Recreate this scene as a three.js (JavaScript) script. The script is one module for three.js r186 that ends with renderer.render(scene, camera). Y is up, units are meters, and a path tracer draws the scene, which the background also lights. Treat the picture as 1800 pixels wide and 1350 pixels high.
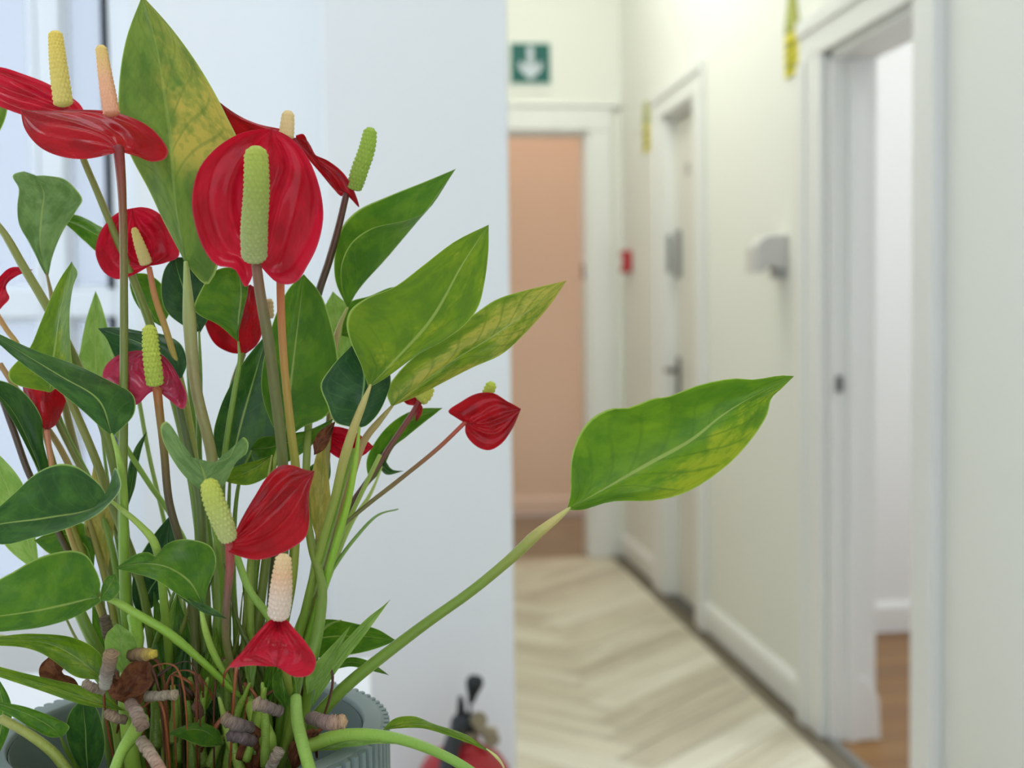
import * as THREE from 'three';
import { RoundedBoxGeometry } from 'three/addons/geometries/RoundedBoxGeometry.js';
import { mergeGeometries } from 'three/addons/utils/BufferGeometryUtils.js';
import { RectAreaLightUniformsLib } from 'three/addons/lights/RectAreaLightUniformsLib.js';
RectAreaLightUniformsLib.init();

// ------------------------------------------------------------ camera, sky, exposure
const scene = new THREE.Scene();
const F = 2200;                                         // focal length in pixels of the 1800 x 1350 frame
const CAM_H = 1.2;
const camera = new THREE.PerspectiveCamera(2 * Math.atan(675 / F) * 180 / Math.PI, 4 / 3, 0.02, 60);
camera.position.set(0, CAM_H, 0);
camera.rotation.order = 'YXZ';
camera.rotation.set(-Math.atan(115 / F), -Math.atan(260 / F), -0.0126);
camera.updateMatrixWorld(true);
camera.focus = 0.67;
camera.userData.fStop = 6.6;
scene.add(camera);
scene.background = new THREE.Color().setRGB(0.9, 0.965, 1.04);
scene.backgroundIntensity = 1.9;

const renderer = new THREE.WebGLRenderer();
renderer.toneMapping = THREE.LinearToneMapping;
renderer.toneMappingExposure = 1.34;
renderer.shadowMap.enabled = true;

const FILL_PANEL_ROOM = 2.0, PANEL_HALL = 5.2, PANEL_SIDE = 15, PANEL_END = 10;

// ------------------------------------------------------------ helpers
const join = (list) => mergeGeometries(list.map((g) => (g.index ? g.toNonIndexed() : g)));
let seed = 12345;
const rnd = () => { seed = (seed * 1664525 + 1013904223) >>> 0; return seed / 4294967296; };
const rr = (a, b) => a + (b - a) * rnd();
const names = {};
const numbered = (n) => { const k = names[n] ?? 0; names[n] = k + 1; return k ? `${n}_${String(k).padStart(3, '0')}` : n; };
const lerp = (a, b, t) => a + (b - a) * t;
const clamp01 = (x) => Math.min(1, Math.max(0, x));
const sstep = (a, b, x) => { const t = clamp01((x - a) / (b - a)); return t * t * (3 - 2 * t); };

function mesh(name, geo, mat, parent) {
  const m = new THREE.Mesh(geo, mat);
  m.name = parent ? name : numbered(name);
  m.castShadow = m.receiveShadow = true;
  (parent ?? scene).add(m);
  return m;
}
function tag(o, label, category, group, kind) {
  o.userData.label = label; o.userData.category = category;
  if (group) o.userData.group = group;
  if (kind) o.userData.kind = kind;
  return o;
}
function struct(name, geo, mat, label, category) {
  const m = mesh(name, Array.isArray(geo) ? join(geo) : geo, mat);
  return tag(m, label, category, null, 'structure');
}
function thing(name, label, category, pos, group) {
  const g = new THREE.Group(); g.name = numbered(name); g.position.set(...pos); scene.add(g);
  return tag(g, label, category, group);
}
function part(name, parent) { const g = new THREE.Group(); g.name = name; parent.add(g); return g; }
// box from corner to corner
function bx(x0, x1, y0, y1, z0, z1) {
  const g = new THREE.BoxGeometry(Math.abs(x1 - x0), Math.abs(y1 - y0), Math.abs(z1 - z0));
  g.translate((x0 + x1) / 2, (y0 + y1) / 2, (z0 + z1) / 2);
  return g;
}
function rbx(x0, x1, y0, y1, z0, z1, r = 0.004) {
  const g = new RoundedBoxGeometry(Math.abs(x1 - x0), Math.abs(y1 - y0), Math.abs(z1 - z0), 2, r);
  g.translate((x0 + x1) / 2, (y0 + y1) / 2, (z0 + z1) / 2);
  return g;
}
// value noise
const hash = (i, j, s) => { let h = (i * 374761393 + j * 668265263 + s * 1274126177) | 0; h = Math.imul(h ^ (h >>> 13), 1274126177); return ((h ^ (h >>> 16)) >>> 0) / 4294967296; };
function noise(x, y, s = 0) {
  const i = Math.floor(x), j = Math.floor(y), u = x - i, v = y - j, a = u * u * (3 - 2 * u), b = v * v * (3 - 2 * v);
  return lerp(lerp(hash(i, j, s), hash(i + 1, j, s), a), lerp(hash(i, j + 1, s), hash(i + 1, j + 1, s), a), b);
}
const fbm = (x, y, s, n = 4) => { let t = 0, w = 0.5, k = 0; for (let o = 0; o < n; o++) { t += w * noise(x, y, s + o); k += w; x *= 2.03; y *= 2.03; w *= 0.5; } return t / k; };
function tex(w, h, fn, srgb = true) {
  const d = new Uint8Array(w * h * 4);
  for (let y = 0; y < h; y++) for (let x = 0; x < w; x++) {
    const c = fn((x + 0.5) / w, (y + 0.5) / h), k = (y * w + x) * 4;
    if (typeof c === 'number') d[k] = d[k + 1] = d[k + 2] = clamp01(c) * 255;
    else { d[k] = Math.min(255, Math.max(0, c[0])); d[k + 1] = Math.min(255, Math.max(0, c[1])); d[k + 2] = Math.min(255, Math.max(0, c[2])); }
    d[k + 3] = 255;
  }
  const t = new THREE.DataTexture(d, w, h);
  t.magFilter = THREE.LinearFilter; t.wrapS = t.wrapT = THREE.RepeatWrapping;
  if (srgb) t.colorSpace = THREE.SRGBColorSpace;
  t.needsUpdate = true;
  return t;
}
const mixc = (a, b, t) => [lerp(a[0], b[0], t), lerp(a[1], b[1], t), lerp(a[2], b[2], t)];
const std = (color, roughness, o = {}) => new THREE.MeshStandardMaterial({ color, roughness, ...o });

// ------------------------------------------------------------ materials of the place
const plasterBump = tex(256, 256, (u, v) => 0.5 + 0.5 * (fbm(u * 24, v * 24, 5) - 0.5), false);
const M = {
  wall: std('#f2f2f1', 0.85, { bumpMap: plasterBump, bumpScale: 0.0006 }),
  hall: std('#f0f0e9', 0.8, { bumpMap: plasterBump, bumpScale: 0.0006 }),
  trim: std('#efefed', 0.42),
  ceiling: std('#f3f3f1', 0.9),
  door: std('#e6e4dc', 0.5),
  peach: std('#dcbfa4', 0.75),
  peachTrim: std('#dabfa8', 0.5),
  upvc: std('#f2f5f8', 0.35),
  gasket: std('#1d2528', 0.6),
  slab: std('#c2b9a3', 0.6),
  metal: std('#9a9c9e', 0.35, { metalness: 0.85 }),
  darkMetal: std('#6c6c6a', 0.4, { metalness: 0.7 }),
  strip: std('#8a8a88', 0.45, { metalness: 0.5 }),
  black: std('#15181a', 0.5),
  counter: std('#f4f4f4', 0.4),
  yellow: std('#e2d600', 0.5),
  red: std('#a9101c', 0.3),
};
function woodTex(a, b, c, s) {
  return tex(256, 512, (u, v) => {
    const g = fbm(u * 26 + 1.5 * noise(v * 3, u * 2, s), v * 2.2, s, 4), k = fbm(u * 5, v * 1.3, s + 9, 3), p = noise(u * 120, v * 9, s + 3);
    let q = mixc(a, b, sstep(0.32, 0.72, g));
    q = mixc(q, c, 0.55 * sstep(0.5, 0.78, k));
    return mixc(q, b, 0.12 * p);
  });
}
const plankMats = [
  [[226, 221, 202], [212, 205, 184], [184, 176, 156]], [[230, 226, 209], [218, 212, 193], [198, 190, 171]],
  [[220, 213, 193], [203, 195, 173], [174, 165, 145]], [[214, 206, 185], [194, 185, 163], [164, 155, 136]],
].map((c, i) => new THREE.MeshStandardMaterial({ map: woodTex(...c, 20 + i * 7), roughness: 0.5 }));
const shadeStripMat = new THREE.MeshStandardMaterial({ map: woodTex([124, 114, 96], [108, 98, 82], [92, 84, 70], 77), roughness: 0.5 });  // dark wood tones stand in for shade beside the skirting
const brownMats = [
  [[152, 108, 52], [126, 86, 36], [106, 70, 28]], [[142, 98, 46], [116, 78, 32], [96, 62, 24]], [[160, 116, 58], [134, 94, 42], [112, 76, 34]],
].map((c, i) => new THREE.MeshStandardMaterial({ map: woodTex(...c, 50 + i * 5), roughness: 0.38 }));

// ------------------------------------------------------------ the room shell
const XW = 1.285, XW2 = 1.405;                    // corridor's right wall, its two faces
const PX0 = -0.062, PX1 = 0.259, PZ = -2.2;     // the wall end that faces the plant
const ZE = -6.15, ZE2 = -6.27;                  // end wall
const ZP = -7.52;                               // peach wall beyond the end door
const ZS = -4.485, H = 3.5, XL = -1.53, ZB = 2.6, ZWIN = -2.62;
const D1A = -2.785, D1B = -3.36, D1H = 1.925;     // open doorway on the right
const D2A = -4.72, D2B = -5.21, D2H = 2.045;     // closed door on the right
const EDX0 = 0.40, EDX1 = 1.121, EDH = 2.123;    // door in the end wall

struct('ceiling', [bx(XL - 0.2, 3.9, H, H + 0.2, ZB + 0.2, ZP - 0.3)], M.ceiling, 'flat white ceiling over the room and corridor', 'ceiling');
struct('wall_left', [bx(XL - 0.15, XL, 0, 0.82, ZB, ZWIN), bx(XL - 0.15, XL, 2.5, H, ZB, ZWIN), bx(XL - 0.15, XL, 0.82, 2.5, ZB, -0.7), bx(XL - 0.15, XL, 0.82, 2.5, -2.5, ZWIN)], M.wall, 'white wall beside the plant with an added window', 'wall');
struct('wall_back', [bx(XL - 0.15, XW2, 0, 0.1, ZB, ZB + 0.15), bx(XL - 0.15, XW2, 2.5, H, ZB, ZB + 0.15), bx(XL - 0.15, -1.3, 0.1, 2.5, ZB, ZB + 0.15), bx(1.1, XW2, 0.1, 2.5, ZB, ZB + 0.15)], M.wall, 'white wall behind the camera with added wide glazing', 'wall');
const WX0 = -1.4, WX1 = -0.452, WY0 = 0.62, WY1 = 2.45;   // window the plant stands before
struct('wall_window', [bx(XL, WX0, 0, H, ZWIN, ZWIN - 0.14), bx(WX1, PX0, 0, H, ZWIN, ZWIN - 0.14), bx(WX0, WX1, 0, WY0, ZWIN, ZWIN - 0.14), bx(WX0, WX1, WY1, H, ZWIN, ZWIN - 0.14)], M.wall, 'bright white wall behind the plant around the window', 'wall');
struct('wall_partition', [rbx(PX0, PX1, 0, H, PZ, ZE, 0.004)], M.wall, 'pale grey wall end behind the red fire extinguisher', 'wall');
struct('wall_right', [
  bx(XW, XW2, 0, H, ZB, D1A), bx(XW, XW2, D1H, H, D1A, D1B), bx(XW, XW2, 0, H, D1B, D2A),
  bx(XW, XW2, D2H, H, D2A, D2B), bx(XW, XW2, 0, H, D2B, ZE2), bx(XW2 - 0.02, XW2, 0, D2H, D2A, D2B),
], M.hall, 'off-white corridor wall with the open doorway and closed door', 'wall');
struct('wall_end', [bx(PX1 - 0.1, EDX0, 0, H, ZE, ZE2), bx(EDX1, XW2, 0, H, ZE, ZE2), bx(EDX0, EDX1, EDH, H, ZE, ZE2)], M.hall, 'off-white end wall of the corridor under the green sign', 'wall');
struct('wall_beyond', [bx(-0.3, 1.9, 0, H, ZP, ZP - 0.12), bx(-0.3, -0.2, 0, H, ZE2, ZP), bx(1.8, 1.9, 0, H, ZE2, ZP)], M.peach, 'peach painted wall seen through the end doorway', 'wall');
struct('wall_side_room', [bx(XW2, 3.6, 0, H, ZS, ZS - 0.12), bx(3.5, 3.62, 0, 0.7, -1.5, ZS), bx(3.5, 3.62, 2.4, H, -1.5, ZS), bx(3.5, 3.62, 0.7, 2.4, -1.5, -2.2), bx(3.5, 3.62, 0.7, 2.4, -4.1, ZS), bx(XW2, 3.6, 0, H, -1.4, -1.5)], M.wall, 'white wall of the side room past the open doorway', 'wall');

// floor: slab, herringbone planks, brown boards
const floor = struct('floor', [bx(XL, XW2 - 0.06, -0.2, -0.012, ZB, ZE), bx(XL - 0.15, XL, -0.2, -0.012, ZB, ZWIN)], M.slab, 'herringbone floor of pale oak planks along the corridor', 'floor');
function clipPoly(poly, x0, x1, z0, z1) {
  const cut = (p, ax, v, keepLess) => {
    const o = [];
    for (let i = 0; i < p.length; i++) {
      const a = p[i], b = p[(i + 1) % p.length], ina = keepLess ? a[ax] <= v : a[ax] >= v, inb = keepLess ? b[ax] <= v : b[ax] >= v;
      if (ina) o.push(a);
      if (ina !== inb) { const t = (v - a[ax]) / (b[ax] - a[ax]); o.push([a[0] + (b[0] - a[0]) * t, a[1] + (b[1] - a[1]) * t]); }
    }
    return o;
  };
  let p = cut(poly, 0, x0, false); if (p.length) p = cut(p, 0, x1, true); if (p.length) p = cut(p, 1, z0, false); if (p.length) p = cut(p, 1, z1, true);
  return p;
}
function prism(poly, y0, y1, uvf) {           // poly of [x, z]
  let area = 0; poly.forEach((a, i) => { const b = poly[(i + 1) % poly.length]; area += a[0] * b[1] - b[0] * a[1]; });
  if (area > 0) poly = poly.slice().reverse();
  const pos = [], uv = [], n = poly.length, tri = (a, b, c) => { for (const q of [a, b, c]) { pos.push(...q); uv.push(...uvf(q[0], q[2])); } };
  for (let i = 1; i < n - 1; i++) tri([poly[0][0], y1, poly[0][1]], [poly[i][0], y1, poly[i][1]], [poly[i + 1][0], y1, poly[i + 1][1]]);
  for (let i = 0; i < n; i++) {
    const a = poly[i], b = poly[(i + 1) % n];
    tri([a[0], y1, a[1]], [a[0], y0, a[1]], [b[0], y0, b[1]]); tri([a[0], y1, a[1]], [b[0], y0, b[1]], [b[0], y1, b[1]]);
  }
  const g = new THREE.BufferGeometry();
  g.setAttribute('position', new THREE.Float32BufferAttribute(pos, 3)); g.setAttribute('uv', new THREE.Float32BufferAttribute(uv, 2));
  g.computeVertexNormals();
  return g;
}
{
  const w = 0.122, n = 6, c = Math.SQRT1_2, gap = 0.0016, ox = 0.745, oz = -3.2;
  const world = (a, b) => [ox + (a - b) * c * w, oz - (a + b) * c * w];       // the stair axis runs along the corridor
  const X0 = PX1 + 0.002, X1 = XW - 0.07, Z0 = ZE + 0.002, Z1 = -1.6;
  const put = (a0, b0, la, lb) => {
    const q = gap / w, poly = clipPoly([[a0 + q, b0 + q], [a0 + la - q, b0 + q], [a0 + la - q, b0 + lb - q], [a0 + q, b0 + lb - q]].map(([a, b]) => world(a, b)), X0, X1, Z0, Z1);
    if (poly.length < 3) return;
    let ar = 0; poly.forEach((p, i) => { const r = poly[(i + 1) % poly.length]; ar += p[0] * r[1] - r[0] * p[1]; });
    if (Math.abs(ar) < 0.001) return;
    const off = rnd(), flip = la > lb, y = -rr(0, 0.0006);
    mesh('plank', prism(poly, -0.012, y, (x, z) => {
      const d = [(x - ox) / (c * w), (oz - z) / (c * w)], a = (d[0] + d[1]) / 2 - a0, b = (d[1] - d[0]) / 2 - b0;
      return flip ? [b / 2 + off, a / n + off * 3] : [a / 2 + off, b / n + off * 3];
    }), plankMats[Math.floor(rnd() * 4)], floor);
  };
  for (let i = -60; i < 70; i++) for (let m = -6; m <= 6; m++) { put(i + 2 * n * m, i, n, 1); put(i + 2 * n * m, i - 2 * n + 1, 1, n); }
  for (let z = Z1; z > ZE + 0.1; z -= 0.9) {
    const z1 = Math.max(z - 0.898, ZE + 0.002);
    mesh('shade_strip', prism([[X1 + 0.002, z], [XW - 0.002, z], [XW - 0.002, z1], [X1 + 0.002, z1]], -0.012, 0, (x, zz) => [(x - X1) * 4, zz / 0.6]), shadeStripMat, floor);  // painted shade at the wall foot, laid as a dark strip
  }
}
const floor2 = struct('floor_side_room', [bx(XW2 - 0.06, 3.6, -0.2, -0.012, -1.5, ZS)], M.slab, 'brown wooden floor of the side room past the doorway', 'floor');
for (let i = 0, z = -1.6; z > ZS + 0.05; i++, z -= 0.145) {
  const z1 = Math.max(z - 0.143, ZS + 0.002), k = i % 3 * 0.7;
  const inDoor = z < D1A + 0.02 && z1 > D1B - 0.02;
  mesh('floor_board', prism([[inDoor ? XW + 0.02 : XW2 + 0.002, z], [3.49, z], [3.49, z1], [inDoor ? XW + 0.02 : XW2 + 0.002, z1]], -0.012, -rnd() * 0.0006, (x, zz) => [(zz - z) / 0.3 + k, x / 1.1 + k]), brownMats[i % 3], floor2);
}
const greyBoards = [[[160, 142, 120], [140, 122, 100], [118, 102, 84]], [[150, 132, 110], [130, 112, 92], [110, 95, 78]]].map((c, i) => new THREE.MeshStandardMaterial({ map: woodTex(...c, 90 + i * 5), roughness: 0.45 }));
const floor3 = struct('floor_beyond', [bx(-0.2, 1.8, -0.2, -0.012, ZE, ZP)], M.slab, 'grey-brown wooden floor past the end doorway', 'floor');
for (let i = 0, z = ZE - 0.001; z > ZP + 0.05; i++, z -= 0.14) {
  const z1 = Math.max(z - 0.138, ZP + 0.002);
  mesh('floor_board', prism([[z > ZE2 ? EDX0 : -0.19, z], [z > ZE2 ? EDX1 : 1.79, z], [z > ZE2 ? EDX1 : 1.79, z1], [z > ZE2 ? EDX0 : -0.19, z1]], -0.012, -rnd() * 0.0006, (x, zz) => [(zz - z) / 0.3 + i * 0.3, x / 1.1]), greyBoards[i % 2], floor3);
}
// threshold strips
struct('trim_1', rbx(XW - 0.01, XW + 0.02, -0.012, 0.006, D1A - 0.002, D1B + 0.002, 0.003), M.strip, 'metal threshold strip under the open doorway', 'threshold');
struct('trim_2', rbx(XW - 0.01, XW + 0.06, -0.012, 0.012, D2A, D2B, 0.003), M.darkMetal, 'dark metal threshold strip under the closed corridor door', 'threshold');

// skirting with a rounded top, extruded along z or x
function skirting(len, h = 0.115, t = 0.018) {
  const s = new THREE.Shape();
  s.moveTo(0, 0.012); s.lineTo(t, 0.012); s.lineTo(t, h * 0.72); s.quadraticCurveTo(t, h * 0.85, t * 0.55, h * 0.92); s.quadraticCurveTo(t * 0.45, h, 0.001, h); s.lineTo(0, h);
  return new THREE.ExtrudeGeometry(s, { depth: len, bevelEnabled: false, curveSegments: 6 });
}
function skirtAlong(x, z0, z1, side) {          // along z; side -1: stands out towards -x
  const g = skirting(Math.abs(z1 - z0));
  if (side < 0) g.rotateY(Math.PI), g.translate(x, 0, Math.max(z0, z1)); else g.translate(x, 0, Math.min(z0, z1));
  return g;
}
function skirtAcross(x0, x1, z) {               // along x, stands out towards +z
  const g = skirting(Math.abs(x1 - x0)); g.rotateY(-Math.PI / 2); g.translate(Math.max(x0, x1), 0, z); return g;
}
const AW = 0.18, AN = 0.13, AT = 0.022;                    // architrave width and thickness
struct('baseboard_right', [skirtAlong(XW, D1B - AW, D2A + AN, -1), skirtAlong(XW, D2B - AW, ZE, -1), skirtAlong(XW, ZB, D1A + AN, -1)], M.trim, 'white skirting board along the right corridor wall', 'skirting board');
struct('baseboard_side_room', skirtAcross(XW2, 3.5, ZS), M.trim, 'white skirting board of the side room above brown boards', 'skirting board');
struct('baseboard_beyond', skirtAcross(-0.2, 1.8, ZP), M.peachTrim, 'peach skirting board past the end doorway', 'skirting board');
{ // end of the side-room skirting beside the open doorway
  const s = new THREE.Shape();
  s.moveTo(0, 0); s.lineTo(0.105, 0); s.lineTo(0.1, 0.1); s.quadraticCurveTo(0.095, 0.135, 0.075, 0.15); s.quadraticCurveTo(0.07, 0.172, 0.05, 0.172); s.lineTo(0, 0.172);
  const g = new THREE.ExtrudeGeometry(s, { depth: 0.02, bevelEnabled: true, bevelThickness: 0.004, bevelSize: 0.004, bevelSegments: 2 });
  g.translate(XW + 0.036, 0.004, D1B + 0.006);
  struct('trim_3', g, M.trim, 'white plinth block at the foot of the open doorway', 'plinth');
}
// door frames: jambs, head and architrave
function doorFrame(name, za, zb, h, label) {
  const root = thing(name, label, 'door frame', [XW, 0, (za + zb) / 2]);
  root.userData.kind = 'structure';
  const z0 = za - (za + zb) / 2, z1 = -z0, X = XW2 - XW;
  const arch = (a, b, y0, y1) => join([rbx(-AT, 0, y0, y1, a, b, 0.005), rbx(-AT - 0.008, -AT + 0.004, y0, y1, a + (b - a) * 0.62, b, 0.004)]);
  mesh('architrave', arch(z0 + 0.004, z0 + AN, 0, h - 0.005), M.trim, root);
  mesh('architrave', arch(z1 - 0.004, z1 - AW, 0, h - 0.005), M.trim, root);
  const head = join([rbx(-AT, 0, h - 0.004, h + 0.115, z1 - AW, z0 + AN, 0.005), rbx(-AT - 0.008, -AT + 0.004, h + 0.07, h + 0.116, z1 - AW - 0.001, z0 + AN + 0.001, 0.004)]);
  mesh('head_architrave', head, M.trim, root);
  mesh('jamb', rbx(0.001, X + 0.01, 0, h, z0 - 0.025, z0, 0.002), M.trim, root);
  mesh('jamb', rbx(0.001, X + 0.01, 0, h, z1, z1 + 0.025, 0.002), M.trim, root);
  mesh('head_jamb', rbx(0.001, X + 0.01, h - 0.025, h, z1, z0, 0.002), M.trim, root);
  for (const [a, b] of [[z0 - 0.026, z0 - 0.04], [z1 + 0.026, z1 + 0.04]]) mesh('door_stop', rbx(0.045, 0.075, 0, h - 0.03, a, b, 0.002), M.trim, root);
  return root;
}
const fr1 = doorFrame('door_1', D1A, D1B, D1H, 'white frame of the open doorway to the side room');
mesh('strike_plate', rbx(0.012, 0.03, 0.985, 1.03, (D1B - D1A) / 2 + 0.0255, (D1B - D1A) / 2 + 0.034, 0.001), M.darkMetal, fr1);
const fr2 = doorFrame('door_2', D2A, D2B, D2H, 'white closed corridor door with metal handles');
{
  const w = (D2A - D2B) / 2 - 0.027;
  const leaf = mesh('door_leaf', rbx(0.03, 0.07, 0.016, D2H - 0.03, -w, w, 0.002), M.door, fr2);
  mesh('pull_plate', rbx(0.018, 0.031, 1.36, 1.56, -w + 0.03, -w + 0.1, 0.005), M.metal, leaf);
  mesh('pull_bar', (() => { const g = new THREE.CapsuleGeometry(0.011, 0.14, 4, 12); g.translate(-0.014, 1.46, -w + 0.065); return g; })(), M.metal, leaf);
  mesh('handle_plate', rbx(0.02, 0.031, 0.86, 1.03, -w + 0.035, -w + 0.075, 0.004), M.darkMetal, leaf);
  mesh('lever_handle', join([rbx(-0.03, 0.022, 0.965, 0.985, -w + 0.045, -w + 0.065, 0.004), rbx(-0.036, -0.018, 0.965, 0.985, -w + 0.045, -w + 0.17, 0.005)]), M.darkMetal, leaf);
  mesh('number_plate', rbx(0.026, 0.031, 1.77, 1.82, -0.04, 0.02, 0.002), std('#b9b8b2', 0.5), leaf);
}
{ // frame of the end door
  const root = thing('door_3', 'white frame of the end doorway under the green sign', 'door frame', [(EDX0 + EDX1) / 2, 0, ZE]);
  root.userData.kind = 'structure';
  const w = (EDX1 - EDX0) / 2, aw = 0.115;
  mesh('architrave', rbx(w - 0.004, w + aw, 0, EDH - 0.005, 0, 0.022, 0.006), M.trim, root);
  mesh('architrave', rbx(-w - 0.12, -w + 0.004, 0, EDH - 0.005, 0, 0.022, 0.006), M.trim, root);
  mesh('head_architrave', join([rbx(-w - 0.12, w + aw, EDH - 0.004, EDH + aw - 0.005, 0, 0.022, 0.006), rbx(-w - 0.13, w + aw + 0.035, EDH + aw - 0.004, EDH + aw + 0.018, 0, 0.032, 0.005)]), M.trim, root);
  mesh('jamb', rbx(w - 0.02, w, 0, EDH, -0.125, -0.001, 0.002), M.trim, root);
  mesh('jamb', rbx(-w, -w + 0.02, 0, EDH, -0.125, -0.001, 0.002), M.trim, root);
  mesh('head_jamb', rbx(-w, w, EDH - 0.02, EDH, -0.125, -0.001, 0.002), M.trim, root);
  mesh('strike_plate', rbx(w - 0.03, w - 0.019, 1.39, 1.47, -0.05, -0.035, 0.002), std('#8a5a42', 0.5), root);
}
// window the plant stands before
function windowUnit(name, label, w, h, pos, turn, mull, rail, frosted) {
  const root = thing(name, label, 'window', pos); root.userData.kind = 'structure'; root.rotation.y = turn;
  const t = 0.05, bar = (a, b, c, d, z0 = -0.035, z1 = 0.035) => rbx(a, b, c, d, z0, z1, 0.006);
  mesh('window_frame', join([bar(0, t, 0, h), bar(w - t, w, 0, h), bar(t, w - t, 0, t), bar(t, w - t, h - t, h)]), M.upvc, root);
  const xs = [t, ...mull, w - t], ys = [t, ...rail, h - t];
  for (const m of mull) mesh('mullion', bar(m - 0.025, m + 0.025, t, h - t), M.upvc, root);
  const pane = new THREE.MeshPhysicalMaterial({ color: frosted ? '#c8ccd2' : '#f4f9fc', roughness: frosted ? 0.6 : 0.03, transmission: 1, thickness: 0, ior: 1.45 });
  for (let i = 0; i < xs.length - 1; i++) {
    const a = xs[i] + (i ? 0.025 : 0), b = xs[i + 1] - (i < xs.length - 2 ? 0.025 : 0);
    for (const r of rail) mesh('transom', bar(a, b, r - 0.03, r + 0.03), M.upvc, root);
    for (let j = 0; j < ys.length - 1; j++) {
      const c = ys[j] + (j ? 0.03 : 0), d = ys[j + 1] - (j < ys.length - 2 ? 0.03 : 0);
      mesh('glazing_bead', join([bx(a, a + 0.01, c, d, -0.01, 0.012), bx(a, b, c, c + 0.008, -0.01, 0.01), bx(a, b, d - 0.008, d, -0.01, 0.01)]), M.upvc, root);
      mesh('gasket', bx(b - 0.012, b, c, d, -0.01, 0.037), i === xs.length - 2 ? M.gasket : M.upvc, root);
      mesh('pane', bx(a + 0.005, b - 0.005, c + 0.004, d - 0.004, -0.004, 0.004), pane, root);
    }
  }
  return root;
}
windowUnit('window_1', 'white framed window behind the red anthurium flowers', WX1 - WX0, WY1 - WY0, [WX0, WY0, ZWIN - 0.05], 0, [0.3, 0.7815], [0.6225], true);
windowUnit('window_2', 'unseen white window added in the wall beside the plant', 1.8, 1.68, [XL - 0.06, 0.82, -0.7], Math.PI / 2, [0.9], []);  // out of view; placed and sized to light the wall and plant
windowUnit('window_3', 'unseen wide white glazing added in the wall behind the camera', 2.4, 2.4, [-1.3, 0.1, ZB + 0.06], 0, [0.8, 1.6], []);  // unseen; made full height to throw low light on walls and floor

windowUnit('window_4', 'unseen white window added to the side room past the open doorway', 1.9, 1.7, [3.56, 0.7, -4.1], -Math.PI / 2, [0.95], []);  // unseen; added to bring daylight into the side room

// ceiling panels out of view; room pair and near corridor one are added fill
function panel(x, z, w, d, power, color, label) {
  const t = thing('ceiling_light', label, 'ceiling light', [x, H, z]);
  mesh('frame', join([bx(-w / 2 - 0.02, w / 2 + 0.02, -0.02, 0, -d / 2 - 0.02, -d / 2), bx(-w / 2 - 0.02, w / 2 + 0.02, -0.02, 0, d / 2, d / 2 + 0.02), bx(-w / 2 - 0.02, -w / 2, -0.02, 0, -d / 2, d / 2), bx(w / 2, w / 2 + 0.02, -0.02, 0, -d / 2, d / 2)]), M.upvc, t);
  mesh('light_diffuser', bx(-w / 2, w / 2, -0.012, -0.001, -d / 2, d / 2), new THREE.MeshStandardMaterial({ color: '#ffffff', roughness: 0.8, emissive: color, emissiveIntensity: 1.2 }), t);
  const l = new THREE.RectAreaLight(color, power, w, d);
  l.position.set(0, -0.022, 0); l.rotation.x = -Math.PI / 2; t.add(l);
}
panel(-0.3, 0.55, 1.2, 0.6, FILL_PANEL_ROOM, '#f6f8ff', 'unseen square white panel light added as fill over the plant');
panel(-0.3, -1.2, 1.2, 0.6, FILL_PANEL_ROOM, '#f6f8ff', 'unseen white panel light added as fill over the wall end');
panel(0.62, -4.4, 0.6, 1.4, PANEL_HALL, '#f8fbee', 'panel light over the far end of the corridor');
panel(0.72, -3.75, 0.5, 1.0, PANEL_HALL * 0.4, '#f8fbee', 'unseen panel light added as fill over the near end of the corridor');
panel(2.4, -3.2, 0.6, 0.6, PANEL_SIDE, '#fbf9f4', 'square panel light of the side room');
panel(0.8, -7.0, 0.5, 0.5, PANEL_END, '#fff2e6', 'square panel light past the end doorway');

// ------------------------------------------------------------ things on the walls
{ // green direction sign
  const s = thing('direction_sign', 'green square sign with a white down arrow above the end doorway', 'sign', [0.836, 2.446, ZE]);
  mesh('plate', rbx(-0.104, 0.104, -0.104, 0.104, 0.001, 0.008, 0.003), std('#cfe0da', 0.5), s);
  mesh('green_panel', rbx(-0.096, 0.096, -0.095, 0.095, 0.0085, 0.011, 0.001), std('#005f57', 0.5), s);
  const a = new THREE.Shape();
  a.moveTo(-0.016, 0.082); a.lineTo(0.016, 0.082); a.lineTo(0.016, -0.014); a.lineTo(0.056, 0.012); a.lineTo(0.056, -0.028); a.lineTo(0, -0.084); a.lineTo(-0.056, -0.028); a.lineTo(-0.056, 0.012); a.lineTo(-0.016, -0.014);
  const g = new THREE.ExtrudeGeometry(a, { depth: 0.0015, bevelEnabled: false }); g.translate(0, 0, 0.011);
  mesh('arrow', g, std('#c9d2dc', 0.5), s);
  mesh('shadow_strip', rbx(-0.1, 0.1, -0.14, -0.122, 0.001, 0.008, 0.002), M.hall, s);  // raised strip standing in for the pale shadow below the sign
}
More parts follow.
